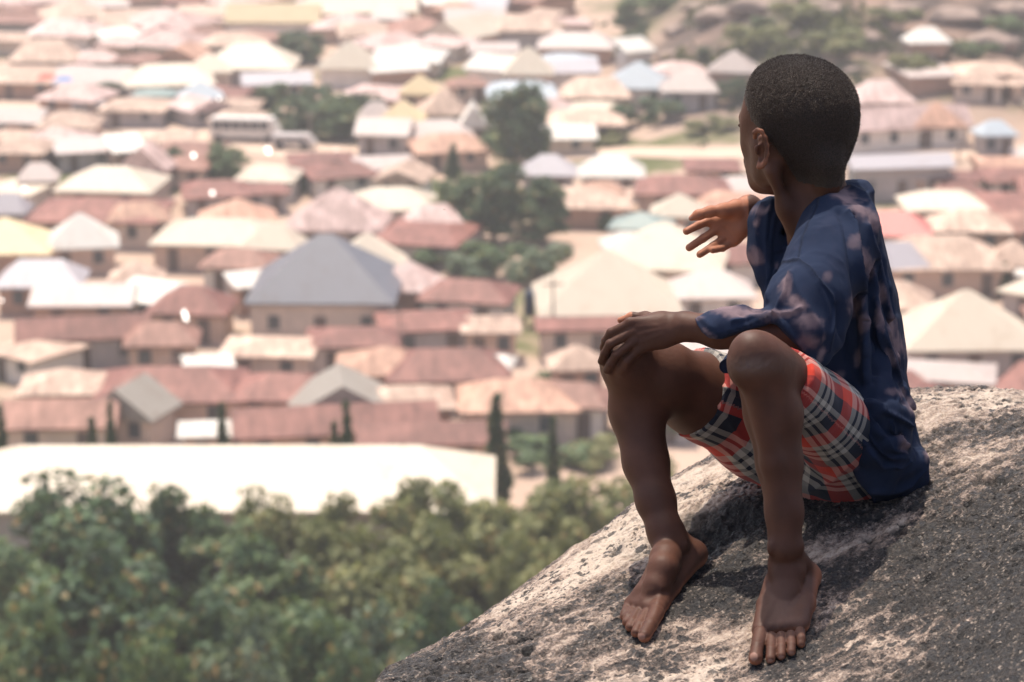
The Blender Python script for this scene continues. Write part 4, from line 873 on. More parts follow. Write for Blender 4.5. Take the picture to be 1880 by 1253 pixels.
    # crystals
    vs_ = m.n('ShaderNodeTexVoronoi'); vs_.inputs['Scale'].default_value = 330; m.l(co, vs_.inputs['Vector'])
    cry = m.ramp(vs_.outputs['Color'], [(0.0, 0.0), (0.74, 0.0), (0.82, 1.0)])
    col = m.mix(m.math('MULTIPLY', m.math('MULTIPLY', cry, 0.45), m.ramp(n_med, [(0.4, 0.2), (0.6, 1.0)])), col, (0.60, 0.50, 0.42))
    # black lichen dots
    nd3 = m.n('ShaderNodeTexNoise'); nd3.inputs['Scale'].default_value = 60; nd3.inputs['Detail'].default_value = 3; m.l(co, nd3.inputs['Vector'])
    vsc = m.n('ShaderNodeVectorMath', operation='SCALE'); m.l(nd3.outputs['Color'], vsc.inputs[0]); vsc.inputs['Scale'].default_value = 0.022
    vad = m.n('ShaderNodeVectorMath', operation='ADD'); m.l(co, vad.inputs[0]); m.l(vsc.outputs[0], vad.inputs[1])
    vd = m.voro(vad.outputs[0], 52); ndm = m.noise(co, 9, 3)
    dots = m.math('MULTIPLY', m.ramp(vd, [(0.32, 1.0), (0.44, 0.0)]), m.ramp(m.math('ADD', ndm, m.math('MULTIPLY', a_d, 0.2)), [(0.43, 0.0), (0.53, 1.0)]))
    vd2 = m.voro(vad.outputs[0], 120)
    dots2 = m.math('MULTIPLY', m.ramp(vd2, [(0.22, 1.0), (0.36, 0.0)]), m.ramp(m.math('ADD', ndm, m.math('MULTIPLY', a_d, 0.25)), [(0.40, 0.0), (0.60, 0.9)]))
    dots = m.math('MAXIMUM', dots, dots2)
    col = m.mix(m.math('MULTIPLY', dots, 0.9), col, (0.014, 0.014, 0.016))
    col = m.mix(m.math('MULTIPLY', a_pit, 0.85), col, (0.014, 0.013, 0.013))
    h = m.math('ADD', m.math('MULTIPLY', n_fin, 0.7), m.math('MULTIPLY', n_med, 0.9))
    h = m.math('SUBTRACT', h, m.math('MULTIPLY', dots, 0.3))
    nrm = m.bump(h, 0.9, 0.006)
    rgh = m.ramp(vs_.outputs['Color'], [(0.0, 0.22), (0.25, 0.40), (0.6, 0.85)])
    mat = m.done(col, rgh, 0.5, nrm)
    r = obj('boulder', me, mat)
    tag(r, 'big weathered granite boulder with dark lichen stains that the boy sits on', 'boulder')
    return r
# ------------------------------------------------------------------ implicit surfaces (signed distances sampled on a grid, in camera space)
class Field:
    def __init__(s, lo, hi, h, big=0.06):
        s.lo = np.array(lo, float); s.h = h
        s.n = (np.ceil((np.array(hi) - s.lo) / h).astype(int) + 1)
        s.F = np.full(tuple(s.n), big, np.float32)
    def _sub(s, blo, bhi):
        i0 = np.maximum(np.floor((np.array(blo) - s.lo) / s.h).astype(int), 0)
        i1 = np.minimum(np.ceil((np.array(bhi) - s.lo) / s.h).astype(int) + 1, s.n)
        if np.any(i1 <= i0): return None
        ax = [(s.lo[k] + np.arange(i0[k], i1[k]) * s.h).astype(np.float32) for k in range(3)]
        g = (ax[0][:, None, None], ax[1][None, :, None], ax[2][None, None, :])
        return (slice(i0[0], i1[0]), slice(i0[1], i1[1]), slice(i0[2], i1[2])), g
    def add(s, fn, blo, bhi, k=0.01, mode='u'):
        r = s._sub(blo, bhi)
        if r is None: return
        sl, g = r
        d = fn(*g); a = s.F[sl]
        if mode == 'u':
            h = np.maximum(k - np.abs(a - d), 0) / max(k, 1e-9); s.F[sl] = np.minimum(a, d) - h * h * k * 0.25
        else:                                      # subtract
            d = -d
            h = np.maximum(k - np.abs(a - d), 0) / max(k, 1e-9); s.F[sl] = np.maximum(a, d) + h * h * k * 0.25
    def cap(s, a, b, ra, rb, k=0.01, flat=None, mode='u'):
        a = np.asarray(a, float); b = np.asarray(b, float); ab = b - a; L2 = max(float(ab @ ab), 1e-12)
        def fn(x, y, z):
            qx, qy, qz = x - a[0], y - a[1], z - a[2]
            t = np.clip((qx * ab[0] + qy * ab[1] + qz * ab[2]) / L2, 0, 1)
            qx = qx - t * ab[0]; qy = qy - t * ab[1]; qz = qz - t * ab[2]
            q2 = qx * qx + qy * qy + qz * qz
            if flat is not None:
                n, sc = flat; m = qx * n[0] + qy * n[1] + qz * n[2]
                q2 = q2 + m * m * (1 / sc ** 2 - 1)
                return (np.sqrt(q2) - (ra + (rb - ra) * t)) * min(1.0, 0.5 + 0.5 * sc)
            return np.sqrt(q2) - (ra + (rb - ra) * t)
        sc = max(1.0, flat[1]) if flat is not None else 1.0
        R = max(ra, rb) * sc + k + 2 * s.h + 0.004
        s.add(fn, np.minimum(a, b) - R, np.maximum(a, b) + R, k, mode)
    def ell(s, c, r, rot=None, k=0.01, mode='u'):
        c = np.asarray(c, float); r = np.asarray(r, float); M = np.eye(3) if rot is None else np.asarray(rot, float)
        def fn(x, y, z):
            q = (x - c[0], y - c[1], z - c[2])
            u = [q[0] * M[i][0] + q[1] * M[i][1] + q[2] * M[i][2] for i in range(3)]
            k0 = np.sqrt(sum((u[i] / r[i]) ** 2 for i in range(3))); k1 = np.sqrt(sum((u[i] / r[i] ** 2) ** 2 for i in range(3))) + 1e-6
            return k0 * (k0 - 1) / k1
        R = r.max() + k + 2 * s.h + 0.004
        s.add(fn, c - R, c + R, k, mode)
    def chain(s, pts, k=0.01, flat=None, mode='u'):
        """pts: (px, py, depth, radius in px)"""
        for p, q in zip(pts[:-1], pts[1:]):
            s.cap(P(*p[:3]), P(*q[:3]), p[3] * p[2] / FPX, q[3] * q[2] / FPX, k, flat, mode)
    def mesh(s):
        F = s.F; S = F < 0
        cnt = np.zeros(tuple(s.n - 1), np.uint8)
        for dx in (0, 1):
            for dy in (0, 1):
                for dz in (0, 1):
                    cnt += S[dx:dx + s.n[0] - 1, dy:dy + s.n[1] - 1, dz:dz + s.n[2] - 1]
        act = (cnt > 0) & (cnt < 8)
        ijk = np.argwhere(act); N = len(ijk)
        idx = np.full(act.shape, -1, np.int32); idx[act] = np.arange(N, dtype=np.int32)
        corners = [(a, b, c) for a in (0, 1) for b in (0, 1) for c in (0, 1)]
        val = {c: F[ijk[:, 0] + c[0], ijk[:, 1] + c[1], ijk[:, 2] + c[2]].astype(np.float64) for c in corners}
        acc = np.zeros((N, 3)); num = np.zeros(N)
        for c in corners:
            for ax in range(3):
                if c[ax] == 0:
                    e = list(c); e[ax] = 1; e = tuple(e)
                    v0, v1 = val[c], val[e]; m = (v0 < 0) != (v1 < 0)
                    t = np.where(m, v0 / np.where(m, v0 - v1, 1), 0)
                    p = np.array(c, float)[None].repeat(N, 0); p[:, ax] += t
                    acc += p * m[:, None]; num += m
        V = (ijk + acc / num[:, None]) * s.h + s.lo
        faces = []
        for ax in range(3):
            o1, o2 = [(1, 2), (2, 0), (0, 1)][ax]
            sh = [slice(None)] * 3; sh2 = [slice(None)] * 3
            sh[ax] = slice(0, -1); sh2[ax] = slice(1, None)
            A = S[tuple(sh)]; B = S[tuple(sh2)]
            e = np.argwhere(A != B)
            e = e[(e[:, o1] > 0) & (e[:, o2] > 0) & (e[:, o1] < s.n[o1] - 1) & (e[:, o2] < s.n[o2] - 1)]
            inside = A[e[:, 0], e[:, 1], e[:, 2]]
            def cell(d1, d2):
                q = e.copy(); q[:, o1] -= d1; q[:, o2] -= d2
                return idx[q[:, 0], q[:, 1], q[:, 2]]
            q = np.stack([cell(0, 0), cell(1, 0), cell(1, 1), cell(0, 1)], -1)
            q[~inside] = q[~inside][:, ::-1]
            faces.append(q)
        Q = np.concatenate(faces); Q = Q[(Q >= 0).all(1)]
        return V, Q

def relax(V, Q, it=2, lam=0.5):
    e = np.concatenate([Q[:, [0, 1]], Q[:, [1, 2]], Q[:, [2, 3]], Q[:, [3, 0]]])
    n = len(V)
    for _ in range(it):
        for l in (lam, -lam * 1.03):               # Taubin: smooths without shrinking
            s = np.zeros((n, 3)); c = np.zeros(n)
            for k in range(3): s[:, k] = np.bincount(e[:, 0], V[e[:, 1], k], n) + np.bincount(e[:, 1], V[e[:, 0], k], n)
            c = np.bincount(e[:, 0], minlength=n) + np.bincount(e[:, 1], minlength=n)
            V = V + l * (s / np.maximum(c, 1)[:, None] - V)
    return V

def vnormals(V, Q):
    a = V[Q[:, 2]] - V[Q[:, 0]]; b = V[Q[:, 3]] - V[Q[:, 1]]
    fn = np.cross(a, b); N = np.zeros_like(V)
    for k in range(4):
        for j in range(3): N[:, j] += np.bincount(Q[:, k], fn[:, j], len(V))
    return N / (np.linalg.norm(N, axis=1, keepdims=True) + 1e-12)

def to_px(V):
    d = -V[:, 2]
    return 940 + V[:, 0] / d * FPX, 626.5 - V[:, 1] / d * FPX, d

def poly_dist(x, y, pts):
    best = np.full(x.shape, 1e9)
    for (x0, y0), (x1, y1) in zip(pts[:-1], pts[1:]):
        dx, dy = x1 - x0, y1 - y0; t = np.clip(((x - x0) * dx + (y - y0) * dy) / (dx * dx + dy * dy), 0, 1)
        best = np.minimum(best, np.hypot(x - x0 - t * dx, y - y0 - t * dy))
    return best

def in_poly_sd(x, y, pts):
    """signed distance to a closed polygon in px (negative inside)"""
    d = poly_dist(x, y, list(pts) + [pts[0]])
    ins = np.zeros(x.shape, bool)
    for (x0, y0), (x1, y1) in zip(pts, list(pts[1:]) + [pts[0]]):
        c = ((y0 > y) != (y1 > y)) & (x < (x1 - x0) * (y - y0) / ((y1 - y0) if y1 != y0 else 1e-9) + x0)
        ins ^= c
    return np.where(ins, -d, d)

# directions of the head in camera space
UP = np.array([0, cs, sn])
def hdir(x, away):                                 # horizontal direction, given right and away-from-camera components
    v = c_fromw(np.array([x, away, 0.0])); return v / np.linalg.norm(v)
def c_fromw(w):                                    # world -> camera space
    return np.array([w[0], w[1] * sn + w[2] * cs, -w[1] * cs + w[2] * sn])
def unit(v): return v / np.linalg.norm(v)
UPC = unit(c_fromw(np.array([0, 0, 1.0])))
HF = unit(c_fromw(np.array([-0.66, 0.75, -0.03])))  # where the face looks
HL = unit(c_fromw(np.array([-0.75, -0.66, 0.03])))  # his left
HU = unit(np.cross(HL, -HF)); HU = HU if HU @ UPC > 0 else -HU
HM = np.array([HL, HU, HF])                        # rows: left, up, forward
HC = P(1468, 203, 3.38)
def HP(l, u, f): return HC + HL * l + HU * u + HF * f

def head_prims(B, grow=0.0):
    B.ell(HC, np.array([.0715, .0700, .0810]) + grow, HM, 0.012)
    B.ell(HP(0, -.026, -.026), np.array([.0575, .0570, .0515]) + grow, HM, 0.012)
    B.ell(HP(0, .006, .020), np.array([.0610, .0600, .0620]) + grow, HM, 0.010)
def body_face(B):
    B.ell(HP(0, -.050, .036), [.0535, .062, .047], HM, 0.012)           # mid face
    B.ell(HP(.0, -.090, .040), [.040, .034, .042], HM, 0.02)          # jaw
    B.ell(HP(.0, -.111, .068), [.017, .013, .014], HM, 0.02)          # chin
    for s in (-1, 1):
        B.ell(HP(s * .030, -.047, .056), [.020, .024, .018], HM, 0.012)  # cheeks
        B.ell(HP(s * .036, -.020, .040), [.026, .034, .030], HM, 0.012)  # temples
        B.cap(HP(s * .012, -.014, .078), HP(s * .036, -.014, .070), .0080, .0070, 0.012)  # brow
        B.ell(HP(s * .027, -.030, .085), [.011, .007, .007], HM, 0.006, mode='s')
        B.ell(HP(s * .028, -.030, .072), [.0110, .0100, .0110], HM, 0.002)
        B.cap(HP(s * .020, -.025, .0810), HP(s * .040, -.026, .0765), .0028, .0024, 0.003)
        B.cap(HP(s * .054, -.050, .010), HP(s * .045, -.088, .018), .018, .014, 0.03)
    B.cap(HP(0, -.024, .082), HP(0, -.052, .092), .0065, .009, 0.012)  # nose
    B.ell(HP(0, -.056, .092), [.016, .008, .010], HM, 0.006)
    B.cap(HP(-.016, -.078, .081), HP(.016, -.078, .081), .0065, .0065, 0.006)
    B.cap(HP(-.014, -.087, .080), HP(.014, -.087, .080), .0062, .0062, 0.006)
    B.cap(HP(-.02, -.0825, .091), HP(.02, -.0825, .091), .0022, .0022, 0.003, mode='s')

def ear_prims(B):
    d = 3.318
    pts = [(1386, 253), (1385.5, 244), (1391, 239.5), (1398, 242), (1403.5, 253), (1407.5, 268), (1408, 284), (1405, 297), (1400, 305), (1394, 307.5)]
    ds = [3.323, 3.317, 3.314, 3.313, 3.314, 3.316, 3.318, 3.320, 3.322, 3.324]
    ch = [(x, y, dd, 4.1) for (x, y), dd in zip(pts, ds)]
    # plate that carries the rim
    B.cap(P(1401, 256, 3.329), P(1401, 292, 3.331), .0075, .006, 0.006)
    B.cap(P(1396, 300, 3.327), P(1394, 306, 3.326), .0046, .0040, 0.005)
    B.chain(ch, 0.003)
    B.chain([(1392, 268, 3.322, 2.2), (1398, 264, 3.323, 2.2), (1401, 274, 3.323, 2.2)], 0.003)
    B.cap(P(1389, 272, 3.326), P(1390, 280, 3.328), .0035, .0035, 0.004)
    B.ell(P(1396.5, 284, 3.320), [.0042, .0105, .009], None, 0.0015, mode='s')
    B.ell(P(1394, 254, 3.316), [.0036, .0070, .007], None, 0.0015, mode='s')
    # far ear
    B.cap(P(1555, 246, 3.425), P(1549, 285, 3.43), .0062, .0042, 0.008)
    B.cap(P(1557, 252, 3.42), P(1554, 272, 3.42), .0050, .0040, 0.004)

def body_boxes():
    """places that need a finer grid: head, hands, feet (camera-space boxes)"""
    def bx(x0, y0, x1, y1, d0, d1):
        dm = (d0 + d1) / 2
        a, b = P(x0, y1, dm), P(x1, y0, dm); return np.array([a[0], a[1], -d1]), np.array([b[0], b[1], -d0])
    return [bx(1335, 85, 1600, 332, 3.20, 3.56), bx(1235, 340, 1369, 486, 3.44, 3.62), bx(1080, 560, 1250, 700, 3.18, 3.40), bx(1125, 992, 1325, 1200, 3.00, 3.45), bx(1345, 992, 1525, 1240, 2.88, 3.30)]
def body_surface():
    boxes = body_boxes()
    lo = P(1075, 1240, 3.70) - [0.03, 0.02, 0.05]; hi = P(1720, 85, 3.2) + [0.02, 0.03, 0.35]
    V, Q = fill_body(Field(lo, hi, 0.0027))
    ins = np.zeros(len(V), bool)
    for a, b in boxes: ins |= np.all((V > a + 0.003) & (V < b - 0.003), 1)
    Q = Q[~ins[Q].all(1)]
    Vs, Qs, n = [V], [Q], len(V)
    for a, b in boxes:
        v, q = fill_body(Field(a - 0.006, b + 0.006, 0.00165))
        ok = np.all((v > a) & (v < b), 1); q = q[ok[q].all(1)]
        Vs.append(v); Qs.append(q + n); n += len(v)
    V = np.concatenate(Vs); Q = np.concatenate(Qs)
    used = np.zeros(len(V), bool); used[Q.ravel()] = True; re_ = np.cumsum(used) - 1
    return V[used], re_[Q].astype(np.int32)
def fill_body(B):
    # ---- head and neck
    head_prims(B); body_face(B)
    B.chain([(1489, 285, 3.385, 52), (1500, 370, 3.40, 53), (1512, 450, 3.43, 58)], 0.02)
    B.chain([(1418, 318, 3.348, 9), (1442, 385, 3.370, 7), (1464, 452, 3.392, 6)], 0.03)
    B.chain([(1520, 300, 3.33, 24), (1522, 330, 3.345, 26)], 0.02)
    ear_prims(B)
    # ---- trunk (under the shirt)
    B.chain([(1530, 430, 3.43, 60), (1565, 600, 3.43, 66), (1575, 810, 3.42, 72)], 0.02)
    B.chain([(1540, 425, 3.31, 40), (1480, 430, 3.52, 40)], 0.04)
    # ---- left arm, resting on the far knee
    B.chain([(1528, 450, 3.30, 42), (1480, 612, 3.20, 33)], 0.02)
    B.chain([(1480, 614, 3.20, 33), (1390, 613, 3.215, 34), (1320, 607, 3.225, 31.5), (1258, 599.5, 3.235, 24.5)], 0.012)
    # back of the left hand
    n1 = unit(np.array([0.05, 0.30, 0.95]))
    B.chain([(1258, 599, 3.236, 25), (1215, 606, 3.243, 31), (1185, 611, 3.248, 30)], 0.012, (n1, 0.62))
    for (kx, ky, kr) in [(1156, 592, 9.8), (1160, 610, 9.8), (1164, 627, 9.6), (1170, 645, 9.0)]:
        B.chain([(1212, 600 + (ky - 605) * .55, 3.241, 12), (kx, ky, 3.240, kr)], 0.009)
    fing = [[(1158, 594, 3.240, 9.6), (1122, 611, 3.246, 8.6), (1112, 626, 3.254, 7.6), (1107, 638, 3.262, 5.8)],
            [(1160, 611, 3.238, 9.4), (1120, 632, 3.241, 8.4), (1109, 650, 3.249, 6.8), (1103, 664, 3.257, 5.4)],
            [(1164, 628, 3.237, 8.8), (1130, 653, 3.239, 7.6), (1120, 670, 3.245, 6.7), (1113, 681, 3.252, 5.3)],
            [(1170, 645, 3.240, 8.0), (1150, 664, 3.241, 6.9), (1144, 675, 3.246, 6.0), (1141, 680, 3.250, 5.0)]]
    for f in fing: B.chain(f, 0.0025)
    B.chain([(1215, 590, 3.25, 12), (1185, 582, 3.262, 9), (1160, 582, 3.268, 7.6), (1139, 588.5, 3.272, 6.0)], 0.006)
    # ---- right arm and open hand
    B.chain([(1480, 430, 3.52, 40), (1455, 470, 3.62, 30)], 0.02)
    B.chain([(1455, 470, 3.62, 30), (1405, 400, 3.575, 25), (1376, 379, 3.545, 18.5)], 0.012)
    n2 = unit(np.array([-0.1, 0.1, 1.0]))
    B.chain([(1376, 379, 3.545, 18), (1352, 384, 3.53, 17)], 0.012)
    for (kx, ky, r0, r1) in [(1303, 406, 12, 9.5), (1317, 421, 14, 9.5), (1331, 436, 14, 9), (1345, 445, 14, 8.5)]:
        B.chain([(1358, 398 + (ky - 400) * 0.42, 3.532, r0), (kx, ky, 3.532, r1)], 0.012, (n2, 0.85))
    B.chain([(1360, 425, 3.530, 12.5), (1352, 437, 3.531, 9)], 0.012)
    B.chain([(1350, 383, 3.520, 15.5), (1328, 387, 3.512, 13)], 0.010)
    B.chain([(1328, 386, 3.512, 11.5), (1303, 389, 3.508, 9.6), (1282, 395, 3.506, 8.8), (1269, 401, 3.506, 5.0)], 0.006)
    rf = [[(1303, 406, 3.532, 8.2), (1282, 414, 3.528, 7.4), (1260.5, 425, 3.522, 7.0)],
          [(1317, 421, 3.532, 8.0), (1291, 438, 3.528, 7.5), (1265.5, 455, 3.522, 7.2)],
          [(1331, 436, 3.532, 7.6), (1309, 452, 3.527, 7.0), (1285, 467.5, 3.520, 6.8)],
          [(1345, 445, 3.531, 7.4), (1327, 456, 3.526, 6.4), (1308, 460, 3.518, 6.0)]]
    for f in rf: B.chain(f, 0.0025)
    # palm creases and heel of the thumb
    B.chain([(1311, 399, 3.512, 1.8), (1320, 405, 3.517, 2.0), (1345, 404, 3.515, 1.6)], 0.004, mode='s')
    B.chain([(1312, 413, 3.521, 1.6), (1332, 420, 3.521, 1.8), (1350, 441, 3.519, 1.4)], 0.004, mode='s')
    # ---- left leg (near)
    B.chain([(1582, 828, 3.38, 76), (1480, 732, 3.21, 56), (1418, 676, 3.11, 50)], 0.02)
    B.ell(P(1391, 660, 3.082), [.0365, .0365, .036], None, 0.02)
    B.ell(P(1378, 652, 3.062), [.024, .027, .022], None, 0.02)
    B.ell(P(1366, 682, 3.066), [.015, .019, .016], None, 0.02)
    B.chain([(1398, 680, 3.092, 49), (1420, 760, 3.115, 52), (1431, 850, 3.118, 41), (1440, 940, 3.110, 33), (1441, 1005, 3.104, 31)], 0.012)
    B.chain([(1388, 700, 3.072, 24), (1418, 850, 3.092, 17), (1438, 960, 3.098, 14)], 0.012)
    def foot(side, ank, heel, inst, bases, tips, mids):
        pass
    def rr(px, py, rp, f=0.86):                    # a ball of rp px resting on the boulder
        r = rp * 3.1 / FPX
        return (px, py, on_rock(px, py, r * f), rp)
    # ---- left foot
    hl = rr(1481, 1058, 25); B.chain([(1448, 1012, 3.112, 22), hl], 0.010)
    B.chain([(1442, 1010, 3.104, 24), (1443, 1034, on_rock(1443, 1034, .050), 31), (1445, 1053, on_rock(1445, 1053, .042), 31), (1443, 1088, on_rock(1443, 1088, .025), 27), (1438, 1122, on_rock(1438, 1122, .011), 21)], 0.008)
    bases = [(1396, 1158, 17.5), (1416, 1154, 15.5), (1435, 1151, 15), (1453, 1148, 15), (1469, 1145, 15)]
    for (bx, by, br) in bases:
        B.chain([(1440 + (bx - 1434) * .45, 1068, on_rock(1440, 1068, .026), 20), (1437 + (bx - 1434) * .80, 1112, on_rock(1437, 1112, .014), 17), rr(bx, by, br * .92)], 0.006)
    B.chain([hl, rr(1480, 1110, 16), rr(1471, 1150, 13)], 0.008)
    toes = [((1396, 1165, 14.5), (1390, 1190, 12.5), (1387, 1209, 13)), ((1416, 1170, 10.5), (1415.5, 1196, 9.4), (1414.5, 1210, 9.2)),
            ((1434.5, 1168, 9.5), (1434.5, 1190, 8.4), (1434, 1204, 8.4)), ((1452, 1166, 9.5), (1453, 1186, 8.2), (1452.5, 1197, 8.2)), ((1469, 1160, 9.5), (1471, 1174, 8.2), (1470.5, 1183, 7.8))]
    for t in toes:
        a, b, c = [rr(*q) for q in t]
        a = (a[0], a[1], a[2] - 0.006, a[3]); b = (b[0], b[1] - 1.5, b[2] - 0.006, b[3] * 0.95)
        B.chain([a, b, c], 0.0015)
    B.ell(P(1415, 1006, 3.095), [.004, .009, .008], None, 0.006)       # ankle bones
    B.ell(P(1466, 1004, 3.10), [.007, .010, .010], None, 0.006)
    B.ell(P(1254, 1000, 3.235), [.007, .010, .010], None, 0.010)
    # ---- right leg (far)
    B.chain([(1480, 800, 3.50, 84), (1290, 728, 3.385, 75), (1212, 692, 3.325, 64)], 0.02)
    B.chain([(1212, 690, 3.325, 62), (1160, 666, 3.295, 52)], 0.02)
    B.ell(P(1146, 664, 3.282), [.030, .034, .030], None, 0.02)
    B.chain([(1158, 676, 3.295, 46), (1170, 755, 3.320, 49.5), (1186, 850, 3.296, 40), (1204, 920, 3.268, 34), (1221, 976, 3.247, 30), (1227, 1004, 3.238, 28)], 0.014)
    hr = rr(1272, 1018, 25.5)
    B.chain([(1238, 1000, 3.248, 20), hr], 0.010); B.chain([(1240, 980, 3.252, 16), (1262, 994, 3.275, 11)], 0.012)
    B.chain([(1226, 1002, 3.238, 23), (1222, 1026, on_rock(1222, 1022, .045), 28), (1217, 1045, on_rock(1217, 1045, .040), 27), (1205, 1077, on_rock(1205, 1077, .025), 23.5), (1190, 1104, on_rock(1190, 1104, .011), 18)], 0.008)
    bases = [(1207, 1118, 17.5), (1189, 1116, 15), (1175, 1113, 14), (1165, 1110, 13), (1157, 1107, 12.5)]
    for (bx, by, br) in bases:
        B.chain([(1212 + (bx - 1180) * .4, 1052, on_rock(1212, 1052, .026), 18), (1198 + (bx - 1180) * .78, 1088, on_rock(1198, 1088, .013), 15), rr(bx, by, br * .92)], 0.006)
    B.chain([hr, rr(1232, 1078, 16), rr(1213, 1110, 14)], 0.008)
    toes = [((1205, 1126, 15), (1194, 1150, 12.5), (1183, 1168, 12.5)), ((1185, 1128, 10.5), (1174, 1150, 9.5), (1167, 1162, 9)), ((1171, 1125, 9.5), (1161, 1144, 8.8), (1156, 1152, 8.4)),
            ((1160, 1122, 9), (1153, 1136, 8.2), (1149.5, 1143, 7.8)), ((1151, 1116, 8.6), (1147, 1128, 7.6), (1145, 1133, 7.2))]
    for t in toes:
        a, b, c = [rr(*q) for q in t]
        b = (b[0], b[1] - 1.5, b[2], b[3])
        B.chain([a, b, c], 0.003)
    V, Q = B.mesh()
    if len(Q): V = relax(V, Q, 1)
    return V, Q

def build_body():
    V, Q = body_surface()
    N = vnormals(V, Q)
    # fine relief: knee creases, veins and tendons on hands and feet
    x, y, d = to_px(V)
    kc = np.exp(-(((x - 1385) / 42) ** 2 + ((y - 672) / 16) ** 2)) * (d < 3.14)
    V = V + N * (kc * 0.0012 * np.sin((y + 0.12 * (x - 1385) + 4 * vnoise(V * 90)) * 1.9))[:, None]
    for (pl, wpx, amp, d0) in [([(1205, 598), (1170, 600)], 4, .0005, 3.3), ([(1210, 606), (1172, 615)], 4, .0005, 3.3), ([(1212, 614), (1176, 630)], 4, .0005, 3.3),
                               ([(1432, 1110), (1417, 1150)], 5, .0006, 3.2), ([(1440, 1110), (1435, 1148)], 5, .0006, 3.2), ([(1447, 1110), (1452, 1146)], 5, .0006, 3.2), ([(1420, 1105), (1398, 1150)], 6, .0008, 3.2),
                               ([(1200, 1085), (1188, 1115)], 5, .0006, 3.4), ([(1190, 1085), (1174, 1112)], 5, .0006, 3.4), ([(1214, 1080), (1204, 1118)], 5, .0008, 3.4), ([(1450, 1030), (1470, 1090), (1455, 1110)], 3, .0008, 3.2)]:
        w = np.exp(-(poly_dist(x, y, pl) / wpx) ** 2) * (N[:, 2] > 0.1) * (d < d0)
        V = V + N * (amp * w)[:, None]
    V = V + N * (fbm(V * 320, 2) * 0.00012)[:, None]
    # pale skin: palm, soles, nails; rim light painted on the ear
    pale = np.zeros(len(V))
    hand = (x < 1374) & (y > 350) & (y < 480) & (d > 3.45)
    pale = np.where(hand, sstep(-0.35, 0.35, N[:, 2] - 0.15 * N[:, 1]), pale)
    w = c2w(V); hgt = w[:, 2] - rock_z(w[:, 0], w[:, 1])
    feet = (y > 985) & (hgt < 0.05)
    wn = c2w(N)
    pale = np.where(feet, np.maximum(pale, 0.8 * sstep(0.018, 0.004, hgt) * sstep(0.45, -0.1, wn[:, 2])), pale)
    pale = np.where(feet & (x > 1470), np.maximum(pale, 0.6 * sstep(1488, 1502, x)), pale)
    pale = np.where((x < 1160) & (y < 600) & (d > 3.255) & (d < 3.3), 1.0, pale)
    ear = sstep(9, 4, np.abs(np.hypot((x - 1397) / 0.55, (y - 274) * 0.95) - 30)) * (d < 3.325) * (np.abs(x - 1397) < 16) * (np.abs(y - 274) < 40)
    pale = np.maximum(pale, 0.42 * ear)
    nail = np.zeros(len(V))
    def nail_at(px, py, rx, ry, dd=None):
        nonlocal nail
        q = ((x - px) / rx) ** 2 + ((y - py) / ry) ** 2
        nail = np.maximum(nail, sstep(1.25, 0.8, q) * (N[:, 2] > 0.15) * ((d < dd) if dd else 1))
    nail_at(1384, 1206, 7.5, 8, 3.05); nail_at(1177, 1169, 7.5, 6.5, 3.3)
    for (a, b) in [(1414, 1214), (1434, 1207), (1453, 1200)]: nail_at(a, b, 5, 3.4, 3.1)
    nail_at(1267, 400.5, 4, 3, 3.55)
    ash_highlight = kc + 0.5 * np.exp(-(((x - 1370) / 10) ** 2 + ((y - 614) / 6) ** 2)) * (d < 3.1) + 0.35 * np.exp(-(((x - 1440) / 40) ** 2 + ((y - 1120) / 50) ** 2)) * (d < 3.15)  # ashy knee creases, a painted knee-top highlight, a lighter patch on the foot
    return V, Q, N, pale, nail, ash_highlight

def skin_mat():
    m = NT('skin'); co = m.coord('Object')
    n1 = m.noise(co, 25, 3); n2 = m.noise(co, 420, 2)
    base = m.mix(m.ramp(n1, [(0.3, 0.0), (0.7, 1.0)]), (0.060, 0.0235, 0.0140), (0.092, 0.038, 0.0235))
    base = m.mix(m.math('MULTIPLY', m.attr('ash_highlight'), 0.55), base, (0.17, 0.13, 0.115))
    base = m.mix(m.attr('pale'), base, (0.36, 0.145, 0.080))
    base = m.mix(m.math('MULTIPLY', m.attr('nail'), 0.55), base, (0.38, 0.22, 0.17))
    nrm = m.bump(n2, 0.12, 0.001)
    return m.done(base, m.math('MULTIPLY_ADD', n1, 0.18, 0.50), 0.26, nrm, Subsurface_Weight=0.08, Subsurface_Radius=(0.01, 0.004, 0.002), Subsurface_Scale=0.5)

def cloth_bits(V, N, x, y, d, folds):
    dz = np.zeros(len(V)); face = sstep(-0.1, 0.35, N[:, 2])
    for (pl, wpx, amp, dmax) in folds:
        r = poly_dist(x, y, pl)
        dz += amp * 0.001 * (np.exp(-r / wpx) - 0.35 * np.exp(-(r / (2.6 * wpx)) ** 2)) * (d < dmax)
    return dz * face * 1.5

